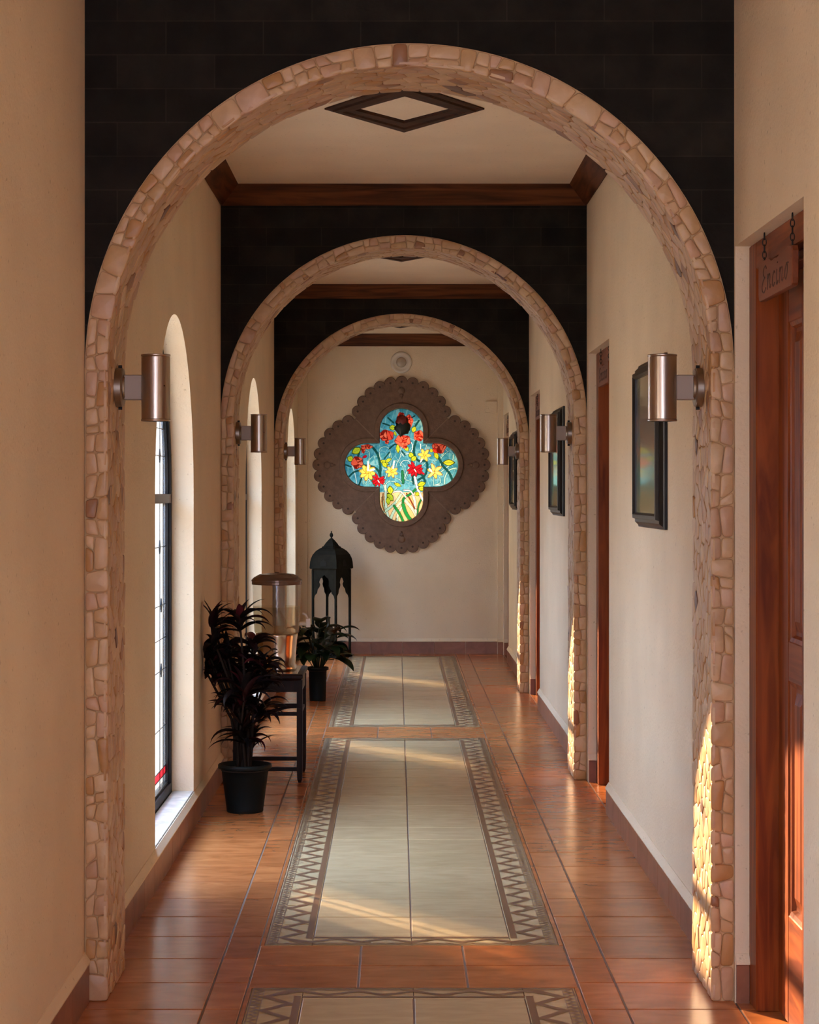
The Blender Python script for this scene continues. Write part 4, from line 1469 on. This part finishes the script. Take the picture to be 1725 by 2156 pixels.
# ---------------------------------------------------------------- side table
tb_ = tag(empty('side_table', (-0.695, 11.52, 0)), 'low dark wooden side table under the water dispenser, beside the left wall', 'table')
m_ = MB()
TX, TY = 0.192, 0.30
def slab_ring(i, z): return [(-TX + i, -TY + i, z), (TX - i, -TY + i, z), (TX - i, TY - i, z), (-TX + i, TY - i, z)]
m_.loft([slab_ring(0.022, 0.555), slab_ring(0.010, 0.560), slab_ring(0.006, 0.566), slab_ring(0.0, 0.570), slab_ring(0.0, 0.584), slab_ring(0.004, 0.590)])
top_ = m_.build('tabletop', M['table'], tb_)
m_ = MB(); m_.box(-TX + 0.03, TX - 0.03, -TY + 0.03, TY - 0.03, 0.5895, 0.5915)
m_.build('top_panel', simple('tabletop_panel', (0.055, 0.03, 0.018), 0.12, coat=0.9), top_)
m_ = MB()
lx, ly = 0.172, 0.225
for s in (-1, 1):
    m_.box(-lx, lx, s * ly - 0.010, s * ly + 0.010, 0.490, 0.556)
    m_.box(s * lx - 0.010, s * lx + 0.010, -ly, ly, 0.490, 0.556)
m_.build('apron', M['table'], tb_)
for sx in (-1, 1):
    for sy in (-1, 1):
        m_ = MB()
        x, y = sx * lx, sy * ly
        def sq(h, z): return [(x - h, y - h, z), (x + h, y - h, z), (x + h, y + h, z), (x - h, y + h, z)]
        m_.loft([sq(0.007, 0.0), sq(0.013, 0.018), sq(0.014, 0.04), sq(0.0155, 0.08), sq(0.0155, 0.555)])
        m_.build('leg', M['table'], tb_)
for s in (-1, 1):
    m_ = MB(); m_.bbox(-lx, lx, s * ly - 0.009, s * ly + 0.009, 0.062, 0.084, 0.002); m_.build('stretcher', M['table'], tb_)
    m_ = MB(); m_.bbox(-lx, lx, s * ly - 0.009, s * ly + 0.009, 0.362, 0.382, 0.002); m_.build('stretcher', M['table'], tb_)
    m_ = MB(); m_.bbox(s * lx - 0.008, s * lx + 0.008, -ly, ly, 0.363, 0.381, 0.002); m_.build('stretcher', M['table'], tb_)

# ---------------------------------------------------------------- water dispenser
DX = P(583, 1400, 11.5).x
ds = tag(empty('water_dispenser', (DX, 11.50, 0.5915)), 'clear cylindrical water dispenser with brown lid and metal foot on the side table', 'dispenser')
m_ = MB()
m_.lathe([(0.108, 0.0), (0.110, 0.004), (0.110, 0.030), (0.104, 0.036), (0.106, 0.10), (0.112, 0.17), (0.116, 0.190), (0.116, 0.202), (0.10, 0.206)], 48)
m_.build('metal_foot', M['steel'], ds)
m_ = MB(); m_.lathe([(0.118, 0.204), (0.122, 0.212), (0.130, 0.35)], 48, cap=False)
m_.build('water', M['water'], ds)
m_ = MB(); m_.lathe([(0.1185, 0.203), (0.1235, 0.212), (0.1315, 0.35), (0.1335, 0.485)], 48, cap=False)
body_ = m_.build('clear_body', M['clear'], ds)
m_ = MB(); m_.lathe([(0.034, 0.245), (0.034, 0.48)], 32, (0.01, 0, 0))
m_.build('inner_tube', simple('ice_tube', (0.30, 0.26, 0.22), 0.3), body_)
m_ = MB()
m_.lathe([(0.134, 0.470), (0.1375, 0.472), (0.1375, 0.487), (0.140, 0.490), (0.140, 0.496), (0.126, 0.510), (0.095, 0.527), (0.045, 0.533), (0.016, 0.535), (0.010, 0.538)], 48, smooth=False)
m_.build('lid', M['lid'], ds)
m_ = MB()
m_.cyl((0.118, 0, 0.255), (0.165, 0, 0.255), 0.011, 16)
m_.bbox(0.160, 0.186, -0.012, 0.012, 0.235, 0.285, 0.003)
m_.tube([(0.170, 0, 0.283), (0.160, 0, 0.303), (0.142, 0, 0.313)], 0.007, 8)
m_.build('tap', M['tap'], ds)

# ---------------------------------------------------------------- plants
def leaf_blade(mb_, base, direc, up, ln, wd, droop, seg=7, twist=0.0, fold=0.25, power=0.6):
    d = Vector(direc).normalized()
    up = Vector(up)
    side = d.cross(Vector((0, 0, 1)))
    if side.length < 0.05: side = Vector((1, 0, 0))
    side.normalize()
    p = Vector(base)
    th = math.asin(max(-0.99, min(0.99, d.z)))
    h = Vector((d.x, d.y, 0))
    if h.length < 0.01: h = Vector((side.y, -side.x, 0))
    h.normalize()
    rows = []
    for i in range(seg + 1):
        t_ = i / seg
        w_ = wd * (math.sin(PI * min(1, t_ ** power * 0.96 + 0.04))) if i < seg else 0.0008
        dirv = h * math.cos(th) + Vector((0, 0, 1)) * math.sin(th)
        nrm = (Vector((0, 0, 1)) * math.cos(th) - h * math.sin(th))
        s2 = side * math.cos(twist * t_) + nrm * math.sin(twist * t_)
        rows.append([p - s2 * w_ / 2 + nrm * w_ * fold, p, p + s2 * w_ / 2 + nrm * w_ * fold])
        p = p + dirv * ln / seg
        th -= droop / seg * (0.4 + 1.2 * t_)
    v = [q for r_ in rows for q in r_]
    f = []
    for i in range(seg):
        a = i * 3
        f += [(a, a + 1, a + 4, a + 3), (a + 1, a + 2, a + 5, a + 4)]
    mb_.add(v, f, 0, True)

def make_pot(root, r0, r1, h, lip=0.022):
    m_ = MB()
    m_.lathe([(r0 * 0.96, 0.0), (r0, 0.004), (r0 * 1.01, 0.02), (r1 - 0.016, h - lip - 0.004), (r1 - 0.004, h - lip), (r1, h - lip + 0.002), (r1, h - 0.004), (r1 - 0.004, h), (r1 - 0.010, h), (r1 - 0.016, h - 0.03)], 48)
    pt = m_.build('pot', M['pot'], root)
    m_ = MB(); m_.lathe([(r1 - 0.014, h - 0.031), (r1 - 0.014, h - 0.026), (0.01, h - 0.020)], 32, cap=True)
    m_.build('soil', M['soil'], pt)

PD = 10.27
pc = P(516, 1708, PD)
pl = tag(empty('potted_plant', (pc.x, PD, 0)), 'tall dark red-leaved plant in a black pot on the floor before the side table', 'plant')
make_pot(pl, 0.090, 0.132, 0.235)
rg = random.Random(11)
fol = MB(); cane = MB(); lit = MB()
heads = [(448, 1312, 0.02, 0.15, 17), (505, 1310, -0.02, 0.17, 18), (452, 1352, -0.05, 0.13, 16), (447, 1392, 0.05, 0.13, 20), (478, 1375, 0.0, 0.13, 18), (535, 1362, 0.06, 0.14, 16),
         (555, 1398, 0.03, 0.14, 18), (512, 1392, 0.08, 0.15, 20), (480, 1418, 0.10, 0.13, 18), (452, 1418, 0.02, 0.11, 16), (560, 1430, 0.0, 0.12, 14),
         (436, 1372, 0.02, 0.09, 22), (432, 1410, 0.06, 0.08, 24), (462, 1400, 0.1, 0.11, 26), (500, 1425, 0.14, 0.13, 24), (535, 1400, 0.12, 0.12, 22), (530, 1430, 0.05, 0.14, 20), (516, 1462, -0.08, 0.20, 24), (500, 1500, -0.02, 0.17, 22), (545, 1505, 0.02, 0.19, 20), (512, 1545, -0.04, 0.17, 22), (528, 1560, 0.05, 0.14, 16)]
root_pt = P(512, 1622, PD)
for (hx, hy, dy, ln, n) in heads:
    hd_ = P(hx, hy, PD + dy) - Vector((pc.x, PD, 0))
    bs = root_pt - Vector((pc.x, PD, 0)) + Vector((rg.uniform(-.03, .03), rg.uniform(-.03, .03), -0.03))
    mid = bs.lerp(hd_, 0.5) + Vector(((bs.x - hd_.x) * 0.25, 0, 0.02))
    cane.tube([bs, bs.lerp(mid, .5) + Vector((0.004, 0, 0)), mid, mid.lerp(hd_, .6), hd_], [0.009, 0.008, 0.007, 0.006, 0.005], 8)
    for k in range(n):
        az = 2 * PI * k / n * 2.618 + rg.uniform(-.4, .4)
        el = rg.uniform(0.15, 1.15) if k % 4 else rg.uniform(1.1, 1.45)
        d = Vector((math.cos(az) * math.cos(el), math.sin(az) * math.cos(el) * 0.8, math.sin(el)))
        l_ = ln * rg.uniform(0.75, 1.2)
        b0 = hd_ + Vector((0, 0, rg.uniform(-0.05, 0.01)))
        # keep leaf tips out of the left wall
        tipx = pc.x + b0.x + d.x * l_
        if tipx < XL + 0.02: d.x = abs(d.x) * 0.25 + 0.05
        leaf_blade(fol, b0, d, (0, 0, 1), l_, rg.uniform(0.028, 0.046), rg.uniform(1.0, 2.6), 9, rg.uniform(-0.8, 0.8))
fol.v = [(max(v[0], XL + 0.012 - pc.x), v[1], v[2]) for v in fol.v]
fol.build('foliage', M['leaf_red'], pl)
cane.build('stem', M['cane'], pl)

GD = 15.78
gp_ = P(669, 1475, GD)
gl = tag(empty('potted_plant', (gp_.x, GD, 0)), 'small broad-leaved green plant in a black pot on the floor beyond the side table', 'plant')
make_pot(gl, 0.062, 0.084, 0.255)
rg = random.Random(5)
fol = MB(); stm = MB()
for k in range(50):
    az = 2 * PI * k / 50 * 3.236 + rg.uniform(-.3, .3)
    el = rg.uniform(0.7, 1.35)
    rad = rg.uniform(0.05, 0.17)
    tz = 0.27 + rg.uniform(0.04, 0.32) * (1.15 - rad * 2.2)
    tip = Vector((rad * math.cos(az), rad * math.sin(az), tz))
    b0 = Vector((0.02 * math.cos(az), 0.02 * math.sin(az), 0.225))
    stm.tube([b0, b0.lerp(tip, 0.5) + Vector((0, 0, 0.04)), tip], 0.003, 6)
    el2 = rg.uniform(-0.35, 0.7)
    d = Vector((math.cos(az) * math.cos(el2), math.sin(az) * math.cos(el2), math.sin(el2)))
    leaf_blade(fol, tip, d, (0, 0, 1), rg.uniform(0.12, 0.19), rg.uniform(0.085, 0.125), rg.uniform(0.8, 1.9), 8, rg.uniform(-.4, .4), 0.16, 0.75)
fol.build('foliage', M['leaf_green'], gl)
stm.build('stem', M['leaf_green'], gl)

# ---------------------------------------------------------------- metal lantern
LD = 20.0
lp = P(698, 1380, LD)
la = tag(empty('floor_lantern', (lp.x, LD, 0), math.radians(45 + 15)), 'tall dark metal lantern with domed top standing in the left corner by the end wall', 'lantern')
H_ = 0.138
m_ = MB(); m_.bbox(-H_ - .01, H_ + .01, -H_ - .01, H_ + .01, 0.0, 0.030, 0.004); m_.box(-H_, H_, -H_, H_, 0.030, 0.070)
m_.build('base', M['lantern'], la)
for sx in (-1, 1):
    for sy in (-1, 1):
        m_ = MB(); x, y = sx * (H_ - .010), sy * (H_ - .010)
        m_.bbox(x - .010, x + .010, y - .010, y + .010, 0.07, 0.84, 0.002); m_.build('post', M['lantern'], la)
half = [(1.0, 0.555), (0.86, 0.560), (0.80, 0.590), (0.62, 0.615), (0.56, 0.650), (0.42, 0.672), (0.36, 0.695), (0.44, 0.720), (0.34, 0.752), (0.16, 0.768), (0.0, 0.790)]
for k in range(4):
    m_ = MB()
    for s in (-1, 1):
        poly = [(s * u * (H_ - 0.004), z) for u, z in half] + [(0, 0.855), (s * (H_ - 0.004), 0.855)]
        r_ = []
        for off in (H_ - 0.013, H_ - 0.007):
            ring = []
            for u, z in poly:
                x, y = u, -off
                for _ in range(k): x, y = -y, x
                ring.append((x, y, z))
            r_.append(ring)
        m_.loft(r_)
    m_.build('fretwork_panel', M['lantern'], la)
m_ = MB()
def sqr(h, z):   # square ring with subdivided sides
    pts = []
    n = 8
    cs = [(-h, -h), (h, -h), (h, h), (-h, h)]
    for a, b_ in zip(cs, cs[1:] + cs[:1]):
        for q_ in range(n): pts.append((a[0] + (b_[0] - a[0]) * q_ / n, a[1] + (b_[1] - a[1]) * q_ / n, z))
    return pts
prof = [(0.146, 0.845), (0.152, 0.852), (0.150, 0.880), (0.148, 0.91), (0.142, 0.945), (0.130, 0.98), (0.108, 1.015), (0.080, 1.040), (0.066, 1.047), (0.066, 1.055), (0.054, 1.062), (0.040, 1.090), (0.022, 1.118), (0.010, 1.135)]
m_.loft([sqr(h, z) for h, z in prof])
dome_ = m_.build('dome', M['lantern'], la)
for k in range(4):  # solid dark plugs, the shade inside the dome's openings put into colour
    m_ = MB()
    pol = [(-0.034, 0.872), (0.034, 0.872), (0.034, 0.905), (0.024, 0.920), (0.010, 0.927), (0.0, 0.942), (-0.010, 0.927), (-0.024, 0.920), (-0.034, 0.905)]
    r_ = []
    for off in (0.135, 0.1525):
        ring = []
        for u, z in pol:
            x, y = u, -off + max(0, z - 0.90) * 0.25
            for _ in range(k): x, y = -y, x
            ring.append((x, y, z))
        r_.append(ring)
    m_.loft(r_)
    m_.build('dome_shade_plug', M['lantern_shade'], dome_)
m_ = MB(); m_.lathe([(0.010, 1.130), (0.006, 1.140), (0.016, 1.158), (0.018, 1.168), (0.012, 1.182), (0.005, 1.192), (0.006, 1.200), (0.002, 1.206)], 20)
m_.build('finial', M['lantern'], la)
m_ = MB()
m_.tube([(-0.075 + 0.022 * math.cos(t_), -0.075, 1.055 + 0.022 * math.sin(t_)) for t_ in [2 * PI * i / 16 for i in range(16)]], 0.003, 6, closed=True)
m_.build('ring_handle', M['lantern'], la)

bo = P(692, 1362, LD)
bt = tag(empty('bottle', (bo.x, LD + 0.0, 0.0705)), 'dark narrow-necked bottle standing inside the metal lantern', 'bottle')
m_ = MB(); m_.lathe([(0.050, 0.0), (0.062, 0.01), (0.068, 0.06), (0.066, 0.13), (0.058, 0.18), (0.040, 0.215), (0.020, 0.235), (0.014, 0.25), (0.013, 0.295), (0.019, 0.302), (0.019, 0.312), (0.012, 0.314)], 28)
m_.build('glazed_body', M['bottle'], bt)

# ---------------------------------------------------------------- outside: ground, and an unseen screen added to shape the sun
m_ = MB()
m_.box(-40, XO - 0.0, -20, 60, -0.12, -0.06)
m_.box(XO, 40, YEND + 0.6, 60, -0.12, -0.06)
tag(m_.build('ground', M['ground']), kind='structure')
m_ = MB()
# added screen: slats let sun streaks through, taller stretch dims the end wall
FX0, FX1, FH = -3.12, -3.10, 2.58
gy = -6.0
for c_ in WINY:
    a, b_ = c_ + 2.35, c_ + 3.00
    m_.box(FX0, FX1, gy, a, -0.06, FH)
    m_.box(FX0, FX1, a, b_, -0.06, 1.68)
    m_.box(FX0, FX1, a, b_, 2.20, FH)
    y = a
    k = 0
    while y < b_ - 0.02:
        open_ = 0.042 if k in (6, 8) else 0.0145
        wd_ = 0.026
        m_.box(FX1 - 0.006, FX1, y, min(y + wd_, b_), 1.68, 2.20)
        y += wd_ + open_
        k += 1
    gy = b_
m_.box(FX0, FX1, gy, 34.0, -0.06, FH)
m_.box(FX0, FX1, 17.7, 20.5, FH, 4.6)
tag(m_.build('unseen_sun_screen', M['sun_screen']), kind='structure')
